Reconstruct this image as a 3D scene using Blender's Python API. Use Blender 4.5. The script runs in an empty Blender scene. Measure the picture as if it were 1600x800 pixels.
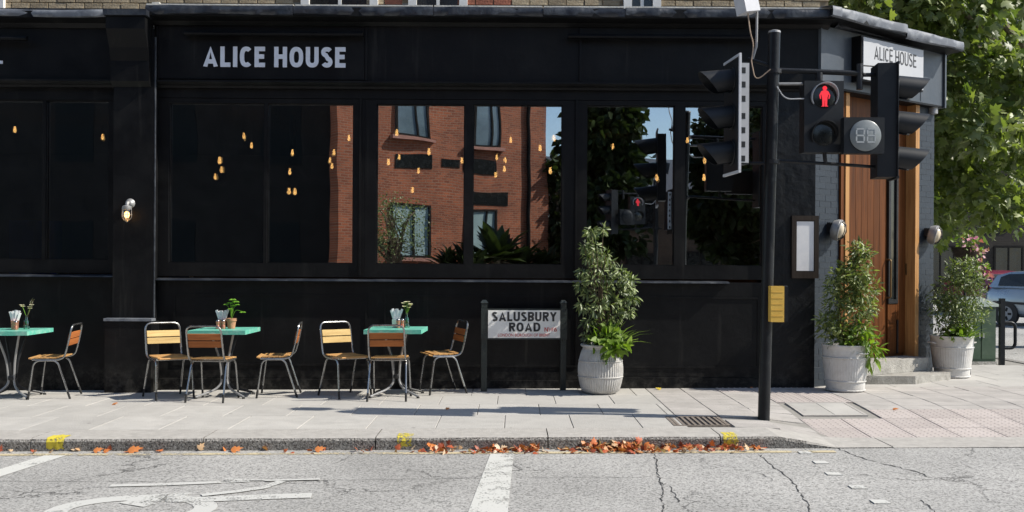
import bpy, bmesh, math, random
import numpy as np
from mathutils import Vector, Matrix
from math import sin, cos, pi, radians, atan2, sqrt

# ------------------------------------------------------------------ camera
scene = bpy.context.scene
COL = scene.collection
CAMY, CAMH, FPX, HOR = -11.63, 1.45, 1500.0, 420.0
ROLL = 0.006
cam_d = bpy.data.cameras.new('camera')
cam_d.sensor_width = 36.0
cam_d.lens = 36.0 * FPX / 1600.0
cam_d.shift_y = (HOR - 400.0) / 1600.0
cam_d.clip_start = 0.05
cam_d.clip_end = 2000.0
cam = bpy.data.objects.new('camera', cam_d)
COL.objects.link(cam)
cam.matrix_world = Matrix.Translation((0, CAMY, CAMH)) @ Matrix.Rotation(pi / 2, 4, 'X') @ Matrix.Rotation(ROLL, 4, 'Z')
scene.camera = cam

# ------------------------------------------------------------------ sky, sun, exposure
SUN_EL = radians(43.0)
SUN_AZ = radians(-9.0)          # measured from +X (along the street) towards +Y
SUN_DIR = Vector((cos(SUN_EL) * cos(SUN_AZ), cos(SUN_EL) * sin(SUN_AZ), sin(SUN_EL)))
world = bpy.data.worlds.new('World')
scene.world = world
world.use_nodes = True
wn = world.node_tree
wn.nodes.clear()
sky = wn.nodes.new('ShaderNodeTexSky')
sky.sky_type = 'NISHITA'
sky.sun_disc = False
sky.sun_elevation = SUN_EL
sky.sun_rotation = pi / 2 - SUN_AZ
sky.air_density = 1.0
sky.dust_density = 0.6
bg = wn.nodes.new('ShaderNodeBackground')
bg.inputs['Strength'].default_value = 0.115
wo = wn.nodes.new('ShaderNodeOutputWorld')
wn.links.new(sky.outputs[0], bg.inputs['Color'])
wn.links.new(bg.outputs[0], wo.inputs['Surface'])
sun_d = bpy.data.lights.new('sun', 'SUN')
sun_d.energy = 4.5
sun_d.angle = radians(0.53)
sun_d.color = (1.0, 0.94, 0.84)
sun = bpy.data.objects.new('sun', sun_d)
COL.objects.link(sun)
sun.rotation_euler = SUN_DIR.to_track_quat('Z', 'Y').to_euler()
sun.location = (20, -2, 20)
vs = scene.view_settings
vs.view_transform = 'Standard'
vs.look = 'None'
vs.exposure = 0.55
vs.gamma = 1.0
vs.use_curve_mapping = False
try:
    scene.cycles.max_bounces = 8
    scene.cycles.transparent_max_bounces = 12
    scene.cycles.use_denoising = True
except Exception:
    pass

random.seed(7)
RNG = np.random.default_rng(7)

# ------------------------------------------------------------------ layout helpers
def P(px, py, Y):
    """world point at depth Y seen at a place in the 1600x800 survey sheet"""
    u, v = px - 800.0, HOR - py
    u, v = u * cos(ROLL) - v * sin(ROLL), u * sin(ROLL) + v * cos(ROLL)
    d = Y - CAMY
    return Vector((u * d / FPX, Y, CAMH + v * d / FPX))
SL = 0.010
def ss(t):
    t = max(0.0, min(1.0, t))
    return t * t * (3 - 2 * t)
def G(x, y=-1.0):
    """pavement surface height"""
    drop = 0.102 * ss((x - 2.25) / 0.7) * ss((-y - 0.9) / 2.3)
    return SL * x - drop
def RZ(x, y=0):
    """road surface height"""
    return SL * x - 0.112
def gp(px, py, surf=G):
    p = Vector((0, 0, 0))
    Y = -1.0
    for _ in range(40):
        p = P(px, py, Y)
        u, v = px - 800.0, HOR - py
        v2 = u * sin(ROLL) + v * cos(ROLL)
        d = (CAMH - surf(p.x, Y)) * FPX / max(1e-3, -v2)
        Y = CAMY + d
    p = P(px, py, Y)
    return Vector((p.x, Y, surf(p.x, Y)))

# ------------------------------------------------------------------ object helpers
def empty(name, loc=(0, 0, 0), rz=0.0):
    o = bpy.data.objects.new(name, None)
    COL.objects.link(o)
    o.location = loc
    o.rotation_euler = (0, 0, rz)
    o.empty_display_size = 0.1
    return o
def tag(o, label, cat, group=None):
    o['label'] = label
    o['category'] = cat
    if group:
        o['group'] = group
    return o
def setting(o, kind='structure'):
    o['kind'] = kind
    return o
def link(name, me, parent=None, mat=None, loc=None, rot=None):
    o = bpy.data.objects.new(name, me)
    COL.objects.link(o)
    if mat is not None and len(me.materials) == 0:
        me.materials.append(mat)
    if parent is not None:
        o.parent = parent
    if loc is not None:
        o.location = loc
    if rot is not None:
        o.rotation_euler = rot
    return o
def build(name, bm, mat, parent=None, bevel=0.0, smooth=False, loc=None, rot=None, seg=1, angle=None):
    if bevel > 0:
        es = [e for e in bm.edges if len(e.link_faces) == 2 and e.calc_face_angle(0) > radians(25)]
        bmesh.ops.bevel(bm, geom=es, offset=bevel, segments=seg, profile=0.5, affect='EDGES', clamp_overlap=True)
    me = bpy.data.meshes.new(name)
    bmesh.ops.recalc_face_normals(bm, faces=bm.faces)
    if smooth:
        for f in bm.faces:
            f.smooth = True
        lim = radians(angle or 40)
        for e in bm.edges:
            if len(e.link_faces) == 2 and e.calc_face_angle(0) > lim:
                e.smooth = False
    bm.to_mesh(me)
    bm.free()
    return link(name, me, parent, mat, loc, rot)
def copy_tree(o, parent=None):
    c = o.copy()
    COL.objects.link(c)
    c.parent = parent
    for ch in [k for k in bpy.data.objects if k.parent == o]:
        copy_tree(ch, c)
    return c
def NB():
    return bmesh.new()
def box(bm, x0, x1, y0, y1, z0, z1, M=None):
    vs_ = [bm.verts.new(v) for v in ((x0, y0, z0), (x1, y0, z0), (x1, y1, z0), (x0, y1, z0), (x0, y0, z1), (x1, y0, z1), (x1, y1, z1), (x0, y1, z1))]
    for f in ((0, 3, 2, 1), (4, 5, 6, 7), (0, 1, 5, 4), (1, 2, 6, 5), (2, 3, 7, 6), (3, 0, 4, 7)):
        bm.faces.new([vs_[i] for i in f])
    if M is not None:
        for v in vs_:
            v.co = M @ v.co
    return vs_
def obox(name, dims, mat, parent=None, bevel=0.0, M=None):
    bm = NB()
    box(bm, *dims, M=M)
    return build(name, bm, mat, parent, bevel)
def prism(bm, pts, z0, z1, M=None, top=None):
    """closed prism over polygon pts (x, y)"""
    a = [bm.verts.new((p[0], p[1], z0 if not callable(z0) else z0(p[0], p[1]))) for p in pts]
    q = top or pts
    b = [bm.verts.new((p[0], p[1], z1 if not callable(z1) else z1(p[0], p[1]))) for p in q]
    n = len(pts)
    bm.faces.new(a[::-1])
    bm.faces.new(b)
    for i in range(n):
        bm.faces.new((a[i], a[(i + 1) % n], b[(i + 1) % n], b[i]))
    if M is not None:
        for v in a + b:
            v.co = M @ v.co
    return a + b
def lathe(bm, prof, n=20, M=None, cap=True):
    rings = []
    vs_ = []
    for r, z in prof:
        ring = [bm.verts.new((r * cos(2 * pi * i / n), r * sin(2 * pi * i / n), z)) for i in range(n)]
        rings.append(ring)
        vs_ += ring
    for a, b in zip(rings, rings[1:]):
        for i in range(n):
            bm.faces.new((a[i], a[(i + 1) % n], b[(i + 1) % n], b[i]))
    if cap:
        bm.faces.new(rings[0][::-1])
        bm.faces.new(rings[-1])
    if M is not None:
        for v in vs_:
            v.co = M @ v.co
    return vs_
def fillet(pts, rad, k=4):
    pts = [Vector(p) for p in pts]
    out = [pts[0]]
    for a, b, c in zip(pts, pts[1:], pts[2:]):
        d0, d1 = (a - b), (c - b)
        r = min(rad, d0.length * 0.49, d1.length * 0.49)
        p0, p1 = b + d0.normalized() * r, b + d1.normalized() * r
        for i in range(k + 1):
            t = i / k
            out.append((1 - t) ** 2 * p0 + 2 * t * (1 - t) * b + t * t * p1)
    out.append(pts[-1])
    return out
def tube(bm, pts, r, n=8, M=None, cap=True):
    pts = [Vector(p) for p in pts]
    rr = r if isinstance(r, (list, tuple)) else [r] * len(pts)
    rings = []
    nrm = None
    vs_ = []
    for i, p in enumerate(pts):
        t = (pts[min(i + 1, len(pts) - 1)] - pts[max(i - 1, 0)])
        if t.length < 1e-9:
            t = Vector((0, 0, 1))
        t.normalize()
        if nrm is None:
            a = Vector((0, 0, 1)) if abs(t.z) < 0.9 else Vector((1, 0, 0))
            nrm = (a - t * a.dot(t)).normalized()
        else:
            nrm = (nrm - t * nrm.dot(t))
            nrm = nrm.normalized() if nrm.length > 1e-6 else t.orthogonal().normalized()
        bt = t.cross(nrm)
        ring = [bm.verts.new(p + (nrm * cos(2 * pi * j / n) + bt * sin(2 * pi * j / n)) * rr[i]) for j in range(n)]
        rings.append(ring)
        vs_ += ring
    for a, b in zip(rings, rings[1:]):
        for j in range(n):
            bm.faces.new((a[j], a[(j + 1) % n], b[(j + 1) % n], b[j]))
    if cap:
        bm.faces.new(rings[0][::-1])
        bm.faces.new(rings[-1])
    if M is not None:
        for v in vs_:
            v.co = M @ v.co
    return vs_
def otube(name, pts, r, mat, parent=None, n=8, M=None):
    bm = NB()
    tube(bm, pts, r, n, M)
    return build(name, bm, mat, parent, smooth=True)
def sphere(bm, c, r, M=None, u=14, v=9, sx=1, sy=1, sz=1):
    res = bmesh.ops.create_uvsphere(bm, u_segments=u, v_segments=v, radius=r)
    for w in res['verts']:
        w.co = Vector((w.co.x * sx, w.co.y * sy, w.co.z * sz)) + Vector(c)
        if M is not None:
            w.co = M @ w.co

# ------------------------------------------------------------------ materials
def nodes_of(name):
    m = bpy.data.materials.new(name)
    m.use_nodes = True
    nt = m.node_tree
    b = nt.nodes['Principled BSDF']
    return m, nt, b
def N(nt, kind, **kw):
    n = nt.nodes.new(kind)
    for k, v in kw.items():
        if k in n.inputs:
            n.inputs[k].default_value = v
        else:
            setattr(n, k, v)
    return n
def ramp(nt, stops, interp='LINEAR'):
    r = nt.nodes.new('ShaderNodeValToRGB')
    r.color_ramp.interpolation = interp
    e = r.color_ramp.elements
    while len(e) > 1:
        e.remove(e[0])
    e[0].position = stops[0][0]
    c = stops[0][1]
    e[0].color = (c[0], c[1], c[2], 1) if not isinstance(c, float) else (c, c, c, 1)
    for p, c in stops[1:]:
        k = e.new(p)
        k.color = (c[0], c[1], c[2], 1) if not isinstance(c, float) else (c, c, c, 1)
    return r
def mixc(nt, fac, a, b, blend='MIX'):
    m = nt.nodes.new('ShaderNodeMix')
    m.data_type = 'RGBA'
    m.blend_type = blend
    for sock, val in ((m.inputs[0], fac), (m.inputs[6], a), (m.inputs[7], b)):
        if hasattr(val, 'is_output'):
            nt.links.new(val, sock)
        elif isinstance(val, tuple):
            sock.default_value = (val[0], val[1], val[2], 1)
        else:
            sock.default_value = val
    return m.outputs[2]
def coord(nt, kind='Object'):
    return nt.nodes.new('ShaderNodeTexCoord').outputs[kind]
def wpos(nt):
    return nt.nodes.new('ShaderNodeNewGeometry').outputs['Position']
def surf(name, a, b=None, rough=0.6, scale=6.0, bump=0.0, bscale=40.0, metal=0.0, spec=0.5, detail=6.0, island=0.0, objrand=0.0,
         rvar=0.15, stretch=(1, 1, 1), coat=0.0, world_space=False, dirt=None, dirt_amt=0.0, dirt_scale=2.0):
    """noise-mottled surface of two real colours, with fine bump and roughness variation"""
    m, nt, bs = nodes_of(name)
    co = wpos(nt) if world_space else coord(nt)
    mp = N(nt, 'ShaderNodeMapping')
    mp.inputs['Scale'].default_value = stretch
    nt.links.new(co, mp.inputs[0])
    ns = N(nt, 'ShaderNodeTexNoise', Scale=scale, Detail=detail, Roughness=0.6)
    nt.links.new(mp.outputs[0], ns.inputs['Vector'])
    b = b or tuple(c * 0.7 for c in a)
    rp = ramp(nt, [(0.3, b), (0.7, a)])
    nt.links.new(ns.outputs[0], rp.inputs[0])
    col = rp.outputs[0]
    if island or objrand:
        src = nt.nodes.new('ShaderNodeNewGeometry').outputs['Random Per Island'] if island else nt.nodes.new('ShaderNodeObjectInfo').outputs['Random']
        am = island or objrand
        hv = N(nt, 'ShaderNodeMapRange')
        hv.inputs['To Min'].default_value = 1 - am
        hv.inputs['To Max'].default_value = 1 + am
        nt.links.new(src, hv.inputs[0])
        h = N(nt, 'ShaderNodeHueSaturation')
        nt.links.new(hv.outputs[0], h.inputs['Value'])
        nt.links.new(col, h.inputs['Color'])
        col = h.outputs[0]
    if dirt:
        dn = N(nt, 'ShaderNodeTexNoise', Scale=dirt_scale, Detail=8.0, Roughness=0.7)
        nt.links.new(wpos(nt), dn.inputs['Vector'])
        dr = ramp(nt, [(0.48, 0.0), (0.72, float(dirt_amt))])
        nt.links.new(dn.outputs[0], dr.inputs[0])
        col = mixc(nt, dr.outputs[0], col, dirt)
    nt.links.new(col, bs.inputs['Base Color'])
    rr = N(nt, 'ShaderNodeMapRange')
    rr.inputs['To Min'].default_value = max(0.02, rough - rvar)
    rr.inputs['To Max'].default_value = min(1.0, rough + rvar)
    nt.links.new(ns.outputs[0], rr.inputs[0])
    nt.links.new(rr.outputs[0], bs.inputs['Roughness'])
    bs.inputs['Metallic'].default_value = metal
    bs.inputs['Specular IOR Level'].default_value = spec
    bs.inputs['Coat Weight'].default_value = coat
    if bump:
        bn = N(nt, 'ShaderNodeTexNoise', Scale=bscale, Detail=5.0)
        nt.links.new(mp.outputs[0], bn.inputs['Vector'])
        bp = N(nt, 'ShaderNodeBump', Strength=bump, Distance=0.02)
        nt.links.new(bn.outputs[0], bp.inputs['Height'])
        nt.links.new(bp.outputs[0], bs.inputs['Normal'])
    return m
def add_gum(m, scale=2.3, size=0.055, col=(0.17, 0.165, 0.155)):
    """trodden chewing-gum spots scattered over paving"""
    nt = m.node_tree
    bs = nt.nodes['Principled BSDF']
    old = bs.inputs['Base Color'].links[0].from_socket
    vo = N(nt, 'ShaderNodeTexVoronoi', Scale=scale)
    nt.links.new(wpos(nt), vo.inputs['Vector'])
    rp = ramp(nt, [(size * .7, 0.75), (size, 0.0)])
    nt.links.new(vo.outputs['Distance'], rp.inputs[0])
    nt.links.new(mixc(nt, rp.outputs[0], old, col), bs.inputs['Base Color'])
def add_splash(m, col=(0.10, 0.095, 0.085), zlo=0.02, zhi=0.34, amt=0.55):
    """dried splash dirt clinging to the foot of a painted wall, plus thin runs higher up"""
    nt = m.node_tree
    bs = nt.nodes['Principled BSDF']
    old = bs.inputs['Base Color'].links[0].from_socket
    w = wpos(nt)
    sx = nt.nodes.new('ShaderNodeSeparateXYZ')
    nt.links.new(w, sx.inputs[0])
    mr = N(nt, 'ShaderNodeMapRange')
    mr.inputs['From Min'].default_value = zhi
    mr.inputs['From Max'].default_value = zlo
    nt.links.new(sx.outputs[2], mr.inputs[0])
    ns = N(nt, 'ShaderNodeTexNoise', Scale=9.0, Detail=9.0, Roughness=0.75)
    nt.links.new(w, ns.inputs['Vector'])
    r0 = ramp(nt, [(0.45, 0.0), (0.68, 1.0)])
    nt.links.new(ns.outputs[0], r0.inputs[0])
    m1 = N(nt, 'ShaderNodeMath', operation='MULTIPLY')
    nt.links.new(mr.outputs[0], m1.inputs[0])
    nt.links.new(r0.outputs[0], m1.inputs[1])
    mp = N(nt, 'ShaderNodeMapping')
    mp.inputs['Scale'].default_value = (9, 9, 0.55)
    nt.links.new(w, mp.inputs[0])
    n2 = N(nt, 'ShaderNodeTexNoise', Scale=1.0, Detail=6.0, Roughness=0.6)
    nt.links.new(mp.outputs[0], n2.inputs['Vector'])
    r2 = ramp(nt, [(0.60, 0.0), (0.78, 0.16)])
    nt.links.new(n2.outputs[0], r2.inputs[0])
    m2 = N(nt, 'ShaderNodeMath', operation='MULTIPLY')
    m2.inputs[1].default_value = amt
    nt.links.new(m1.outputs[0], m2.inputs[0])
    m3 = N(nt, 'ShaderNodeMath', operation='MAXIMUM')
    nt.links.new(m2.outputs[0], m3.inputs[0])
    nt.links.new(r2.outputs[0], m3.inputs[1])
    nt.links.new(mixc(nt, m3.outputs[0], old, col), bs.inputs['Base Color'])
def emit(name, c, s):
    m, nt, bs = nodes_of(name)
    bs.inputs['Base Color'].default_value = (c[0] * .3, c[1] * .3, c[2] * .3, 1)
    bs.inputs['Emission Color'].default_value = (c[0], c[1], c[2], 1)
    bs.inputs['Emission Strength'].default_value = s
    return m
def glass(name, refl, tint=(0.75, 0.82, 0.82), gloss=(0.9, 0.95, 1.0), warp=0.0, rough=0.0):
    m = bpy.data.materials.new(name)
    m.use_nodes = True
    nt = m.node_tree
    nt.nodes.clear()
    out = nt.nodes.new('ShaderNodeOutputMaterial')
    tr = nt.nodes.new('ShaderNodeBsdfTransparent')
    tr.inputs[0].default_value = (*tint, 1)
    gl = nt.nodes.new('ShaderNodeBsdfGlossy')
    gl.inputs['Color'].default_value = (*gloss, 1)
    gl.inputs['Roughness'].default_value = rough
    lw = N(nt, 'ShaderNodeLayerWeight', Blend=0.35)
    mr = N(nt, 'ShaderNodeMapRange')
    mr.inputs['To Min'].default_value = refl
    mr.inputs['To Max'].default_value = 1.0
    nt.links.new(lw.outputs['Fresnel'], mr.inputs[0])
    mx = nt.nodes.new('ShaderNodeMixShader')
    nt.links.new(mr.outputs[0], mx.inputs[0])
    nt.links.new(tr.outputs[0], mx.inputs[1])
    nt.links.new(gl.outputs[0], mx.inputs[2])
    nt.links.new(mx.outputs[0], out.inputs[0])
    if warp:
        ns = N(nt, 'ShaderNodeTexNoise', Scale=1.1, Detail=1.0)
        nt.links.new(wpos(nt), ns.inputs['Vector'])
        bp = N(nt, 'ShaderNodeBump', Strength=1.0, Distance=warp)
        nt.links.new(ns.outputs[0], bp.inputs['Height'])
        nt.links.new(bp.outputs[0], gl.inputs['Normal'])
    return m
def leafmat(name, a, b, trans=0.35, gloss=0.35, stops=None):
    m = bpy.data.materials.new(name)
    m.use_nodes = True
    nt = m.node_tree
    bs = nt.nodes['Principled BSDF']
    rnd = nt.nodes.new('ShaderNodeNewGeometry').outputs['Random Per Island']
    rp = ramp(nt, stops or [(0.0, b), (0.75, a), (1.0, tuple(min(1, c * 1.35) for c in a))])
    nt.links.new(rnd, rp.inputs[0])
    nt.links.new(rp.outputs[0], bs.inputs['Base Color'])
    bs.inputs['Roughness'].default_value = 0.5
    bs.inputs['Specular IOR Level'].default_value = gloss
    tl = nt.nodes.new('ShaderNodeBsdfTranslucent')
    tc = mixc(nt, 1.0, rp.outputs[0], (1.15, 1.3, 0.45), 'MULTIPLY')
    nt.links.new(tc, tl.inputs[0])
    mx = nt.nodes.new('ShaderNodeMixShader')
    mx.inputs[0].default_value = trans
    out = nt.nodes['Material Output']
    nt.links.new(bs.outputs[0], mx.inputs[1])
    nt.links.new(tl.outputs[0], mx.inputs[2])
    nt.links.new(mx.outputs[0], out.inputs[0])
    return m
def wood(name, a, b, rough=0.45, along='X', scale=1.0, objrand=0.12, coat=0.0):
    m, nt, bs = nodes_of(name)
    mp = N(nt, 'ShaderNodeMapping')
    st = {'X': (1.6, 26, 26), 'Z': (22, 22, 1.1)}[along]
    mp.inputs['Scale'].default_value = tuple(s * scale for s in st)
    nt.links.new(coord(nt), mp.inputs[0])
    oi = nt.nodes.new('ShaderNodeObjectInfo')
    ad = N(nt, 'ShaderNodeVectorMath', operation='ADD')
    sc = N(nt, 'ShaderNodeVectorMath', operation='SCALE')
    sc.inputs[0].default_value = (13, 17, 11)
    nt.links.new(oi.outputs['Random'], sc.inputs['Scale'])
    nt.links.new(mp.outputs[0], ad.inputs[0])
    nt.links.new(sc.outputs[0], ad.inputs[1])
    ns = N(nt, 'ShaderNodeTexNoise', Scale=1.3, Detail=7.0, Roughness=0.65, Distortion=0.6)
    nt.links.new(ad.outputs[0], ns.inputs['Vector'])
    rp = ramp(nt, [(0.3, b), (0.55, a), (0.8, tuple(min(1, c * 1.2) for c in a))])
    nt.links.new(ns.outputs[0], rp.inputs[0])
    hv = N(nt, 'ShaderNodeMapRange')
    hv.inputs['To Min'].default_value = 1 - objrand
    hv.inputs['To Max'].default_value = 1 + objrand
    nt.links.new(oi.outputs['Random'], hv.inputs[0])
    h = N(nt, 'ShaderNodeHueSaturation')
    nt.links.new(hv.outputs[0], h.inputs['Value'])
    nt.links.new(rp.outputs[0], h.inputs['Color'])
    nt.links.new(h.outputs[0], bs.inputs['Base Color'])
    bs.inputs['Roughness'].default_value = rough
    bs.inputs['Specular IOR Level'].default_value = 0.15
    bs.inputs['Coat Weight'].default_value = coat
    bp = N(nt, 'ShaderNodeBump', Strength=0.25, Distance=0.004)
    nt.links.new(ns.outputs[0], bp.inputs['Height'])
    nt.links.new(bp.outputs[0], bs.inputs['Normal'])
    return m

BLACK = surf('black_painted_timber', (0.0055, 0.0057, 0.0064), (0.004, 0.0042, 0.005), rough=0.5, scale=3, bump=0.12, bscale=18, spec=0.18, rvar=0.28, dirt=(0.013, 0.013, 0.013), dirt_amt=0.7, dirt_scale=2.2)
add_splash(BLACK)
BLACKR = surf('black_painted_render', (0.008, 0.009, 0.011), (0.005, 0.006, 0.0075), rough=0.42, scale=5, bump=0.5, bscale=11, spec=0.22)
add_splash(BLACKR)
BLUEBLK = surf('blue_black_painted_brick', (0.025, 0.034, 0.047), (0.021, 0.029, 0.040), rough=0.5, scale=7, bump=0.12, bscale=30, objrand=0.05, spec=0.3)
BLUEMET = surf('blue_black_fascia_sheet', (0.052, 0.064, 0.080), (0.040, 0.050, 0.064), rough=0.42, scale=4, bump=0.1, bscale=12, spec=0.5, dirt=(0.10, 0.105, 0.11), dirt_amt=0.5, dirt_scale=3)
LEAD = surf('lead_flashing', (0.15, 0.165, 0.19), (0.10, 0.11, 0.13), rough=0.6, scale=5, bump=0.25, bscale=9, metal=0.1, spec=0.4, dirt=(0.34, 0.35, 0.36), dirt_amt=0.5, dirt_scale=5)
LEADDK = surf('dark_lead_flashing', (0.030, 0.035, 0.045), (0.018, 0.021, 0.028), rough=0.42, scale=4, bump=0.8, bscale=7, metal=0.25, spec=0.6, dirt=(0.13, 0.14, 0.15), dirt_amt=0.45, dirt_scale=4)
WHITE = surf('white_paint', (0.78, 0.77, 0.74), (0.66, 0.65, 0.62), rough=0.5, scale=5, bump=0.05)
LETTER = surf('pale_letter_paint', (0.70, 0.73, 0.80), (0.62, 0.65, 0.72), rough=0.4, scale=9)
DKLETTER = surf('dark_letter_paint', (0.03, 0.03, 0.033), (0.02, 0.02, 0.022), rough=0.5)
PLATE = surf('white_enamel_plate', (0.80, 0.79, 0.76), (0.70, 0.69, 0.66), rough=0.35, scale=3, dirt=(0.60, 0.58, 0.54), dirt_amt=0.25, dirt_scale=6)
REDPAINT = surf('red_letter_paint', (0.55, 0.05, 0.04), (0.48, 0.05, 0.04), rough=0.5)
DKGREEN = surf('dark_post_paint', (0.020, 0.028, 0.026), (0.014, 0.019, 0.018), rough=0.4, bump=0.2)
PANE = glass('reflective_window_pane', 0.50, tint=(0.62, 0.66, 0.66), gloss=(0.92, 0.96, 1.0), warp=0.0022)
CLEAR = glass('clear_glass', 0.06, tint=(0.93, 0.96, 0.95))
GREENGL = glass('green_bottle_glass', 0.10, tint=(0.55, 0.85, 0.68))
DARKGL = glass('dark_car_glass', 0.12, tint=(0.12, 0.15, 0.16))
STOCK = surf('stock_brick', (0.40, 0.33, 0.22), (0.28, 0.21, 0.13), rough=0.85, scale=20, bump=0.5, objrand=0.3)
REDBR = surf('red_brick_piece', (0.36, 0.13, 0.075), (0.26, 0.09, 0.055), rough=0.85, scale=20, bump=0.5, objrand=0.2)
MORTAR = surf('mortar', (0.36, 0.34, 0.30), (0.26, 0.24, 0.21), rough=0.95, scale=12, bump=0.4)
STONE = surf('painted_stone', (0.66, 0.64, 0.58), (0.52, 0.50, 0.45), rough=0.8, scale=6, bump=0.2)
CONC = surf('worn_concrete_step', (0.42, 0.405, 0.37), (0.25, 0.24, 0.215), rough=0.9, scale=9, bump=0.6, bscale=60, dirt=(0.16, 0.15, 0.13), dirt_amt=0.6, dirt_scale=7)
DOORW = wood('varnished_door_timber', (0.112, 0.038, 0.0105), (0.048, 0.016, 0.005), rough=0.5, along='Z', scale=0.7, coat=0.0)
FRAMEW = wood('pale_frame_timber', (0.40, 0.215, 0.085), (0.28, 0.14, 0.052), rough=0.4, along='Z')
SLAT_LIT = wood('sunlit_slat', (0.56, 0.40, 0.17), (0.42, 0.27, 0.10), rough=0.5, along='X')  # sunlight put into the colour, for chair backs turned to the sun
SLAT_SHADE = wood('shaded_slat', (0.42, 0.145, 0.045), (0.26, 0.082, 0.027), rough=0.5, along='X')  # darker copy, shade put into the colour of the other chair backs
SLATS = wood('honey_slat', (0.52, 0.30, 0.12), (0.38, 0.19, 0.07), rough=0.5, along='X')
STEEL = surf('brushed_tube_steel', (0.40, 0.40, 0.39), (0.27, 0.27, 0.27), rough=0.26, metal=0.9, scale=14, rvar=0.1)
RUBBER = surf('black_rubber', (0.02, 0.02, 0.02), (0.014, 0.014, 0.014), rough=0.8)
IRON = surf('dark_cast_iron', (0.03, 0.031, 0.034), (0.02, 0.021, 0.023), rough=0.45, metal=0.4, bump=0.2)
TEAL = surf('teal_table_paint', (0.13, 0.50, 0.38), (0.10, 0.41, 0.31), rough=0.45, scale=3, stretch=(1, 8, 8), bump=0.15, objrand=0.06, dirt=(0.42, 0.60, 0.52), dirt_amt=0.75, dirt_scale=12)
ZINC = surf('weathered_zinc', (0.56, 0.55, 0.53), (0.40, 0.39, 0.375), rough=0.55, scale=7, bump=0.2, metal=0.15, dirt=(0.30, 0.27, 0.23), dirt_amt=0.6, dirt_scale=5)
ZINCW = surf('whitened_zinc', (0.64, 0.63, 0.61), (0.52, 0.51, 0.49), rough=0.5, scale=7, bump=0.2, metal=0.1, dirt=(0.36, 0.33, 0.29), dirt_amt=0.5, dirt_scale=5)
SOIL = surf('dark_soil', (0.05, 0.035, 0.022), (0.028, 0.02, 0.013), rough=1.0, scale=30, bump=0.9)
TERRA = surf('terracotta', (0.50, 0.25, 0.14), (0.42, 0.20, 0.11), rough=0.85, scale=12, bump=0.2)
COPPER = surf('copper_shaker', (0.60, 0.27, 0.18), (0.50, 0.20, 0.13), rough=0.3, metal=0.6, scale=20)
PAPER = surf('white_napkin_paper', (0.80, 0.79, 0.78), (0.70, 0.70, 0.71), rough=0.9, scale=8)
POLE = surf('black_pole_paint', (0.013, 0.015, 0.018), (0.009, 0.010, 0.012), rough=0.38, scale=6, bump=0.12, spec=0.22, dirt=(0.03, 0.03, 0.03), dirt_amt=0.5, dirt_scale=8)
SIGBLK = surf('black_signal_plastic', (0.014, 0.016, 0.019), (0.010, 0.0115, 0.014), rough=0.48, scale=6, spec=0.35)
SIGGRY = surf('grey_signal_housing', (0.42, 0.43, 0.45), (0.36, 0.37, 0.39), rough=0.5, scale=6)
SIGWHT = surf('white_backing_border', (0.56, 0.57, 0.60), (0.48, 0.49, 0.52), rough=0.5)
LENSDK = surf('unlit_lens', (0.02, 0.022, 0.022), (0.012, 0.013, 0.013), rough=0.15, spec=0.6)
DISC = surf('grey_countdown_face', (0.20, 0.22, 0.225), (0.175, 0.195, 0.20), rough=0.35, scale=30)
SEGM = surf('unlit_segment', (0.40, 0.425, 0.43), (0.36, 0.385, 0.39), rough=0.8)
REDMAN = emit('red_standing_figure', (1.0, 0.04, 0.06), 0.62)
YELLOW = surf('yellow_button_box', (0.72, 0.46, 0.09), (0.62, 0.38, 0.07), rough=0.4, scale=6)
CABLE = surf('pale_cable', (0.45, 0.33, 0.24), (0.38, 0.28, 0.20), rough=0.6)
PALERED = surf('inner_wall', (0.20, 0.14, 0.10), (0.14, 0.10, 0.075), rough=0.8, scale=3)
INFLOOR = surf('inner_floor', (0.06, 0.04, 0.025), (0.04, 0.026, 0.016), rough=0.5, stretch=(1, 10, 1))
BULB = emit('glowing_bulb_glass', (1.0, 0.47, 0.14), 5.0)
FILA = emit('bulb_filament', (1.0, 0.72, 0.36), 22.0)
LAMPGL = surf('cream_lamp_glass', (0.70, 0.60, 0.44), (0.60, 0.50, 0.36), rough=0.25, scale=9)
BRASS = surf('aged_brass', (0.22, 0.15, 0.07), (0.15, 0.10, 0.05), rough=0.4, metal=0.8)
GREYLAMP = surf('grey_lamp_casting', (0.34, 0.34, 0.34), (0.24, 0.24, 0.24), rough=0.45, metal=0.3)
CABGREEN = surf('green_cabinet_paint', (0.034, 0.070, 0.034), (0.026, 0.055, 0.027), rough=0.5, scale=4, dirt=(0.12, 0.15, 0.11), dirt_amt=0.5)
BARK = surf('plane_bark', (0.24, 0.20, 0.14), (0.12, 0.10, 0.07), rough=0.95, scale=5, bump=0.6)
STEM = surf('woody_stem', (0.13, 0.09, 0.055), (0.08, 0.055, 0.035), rough=0.9, scale=20)
L_PLANE = leafmat('plane_tree_leaf', (0.215, 0.255, 0.090), (0.085, 0.130, 0.036), trans=0.42, gloss=0.9)
L_SHRUB = leafmat('shrub_leaf', (0.205, 0.255, 0.090), (0.040, 0.072, 0.020), trans=0.22, gloss=0.8)
L_BRIGHT = leafmat('bright_leaf', (0.20, 0.29, 0.045), (0.11, 0.19, 0.03), trans=0.4)
L_DARK = leafmat('dark_tree_leaf', (0.036, 0.052, 0.018), (0.014, 0.022, 0.009), trans=0.2, gloss=0.2)
L_HERB = leafmat('herb_leaf', (0.22, 0.42, 0.05), (0.14, 0.30, 0.035), trans=0.45)
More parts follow.
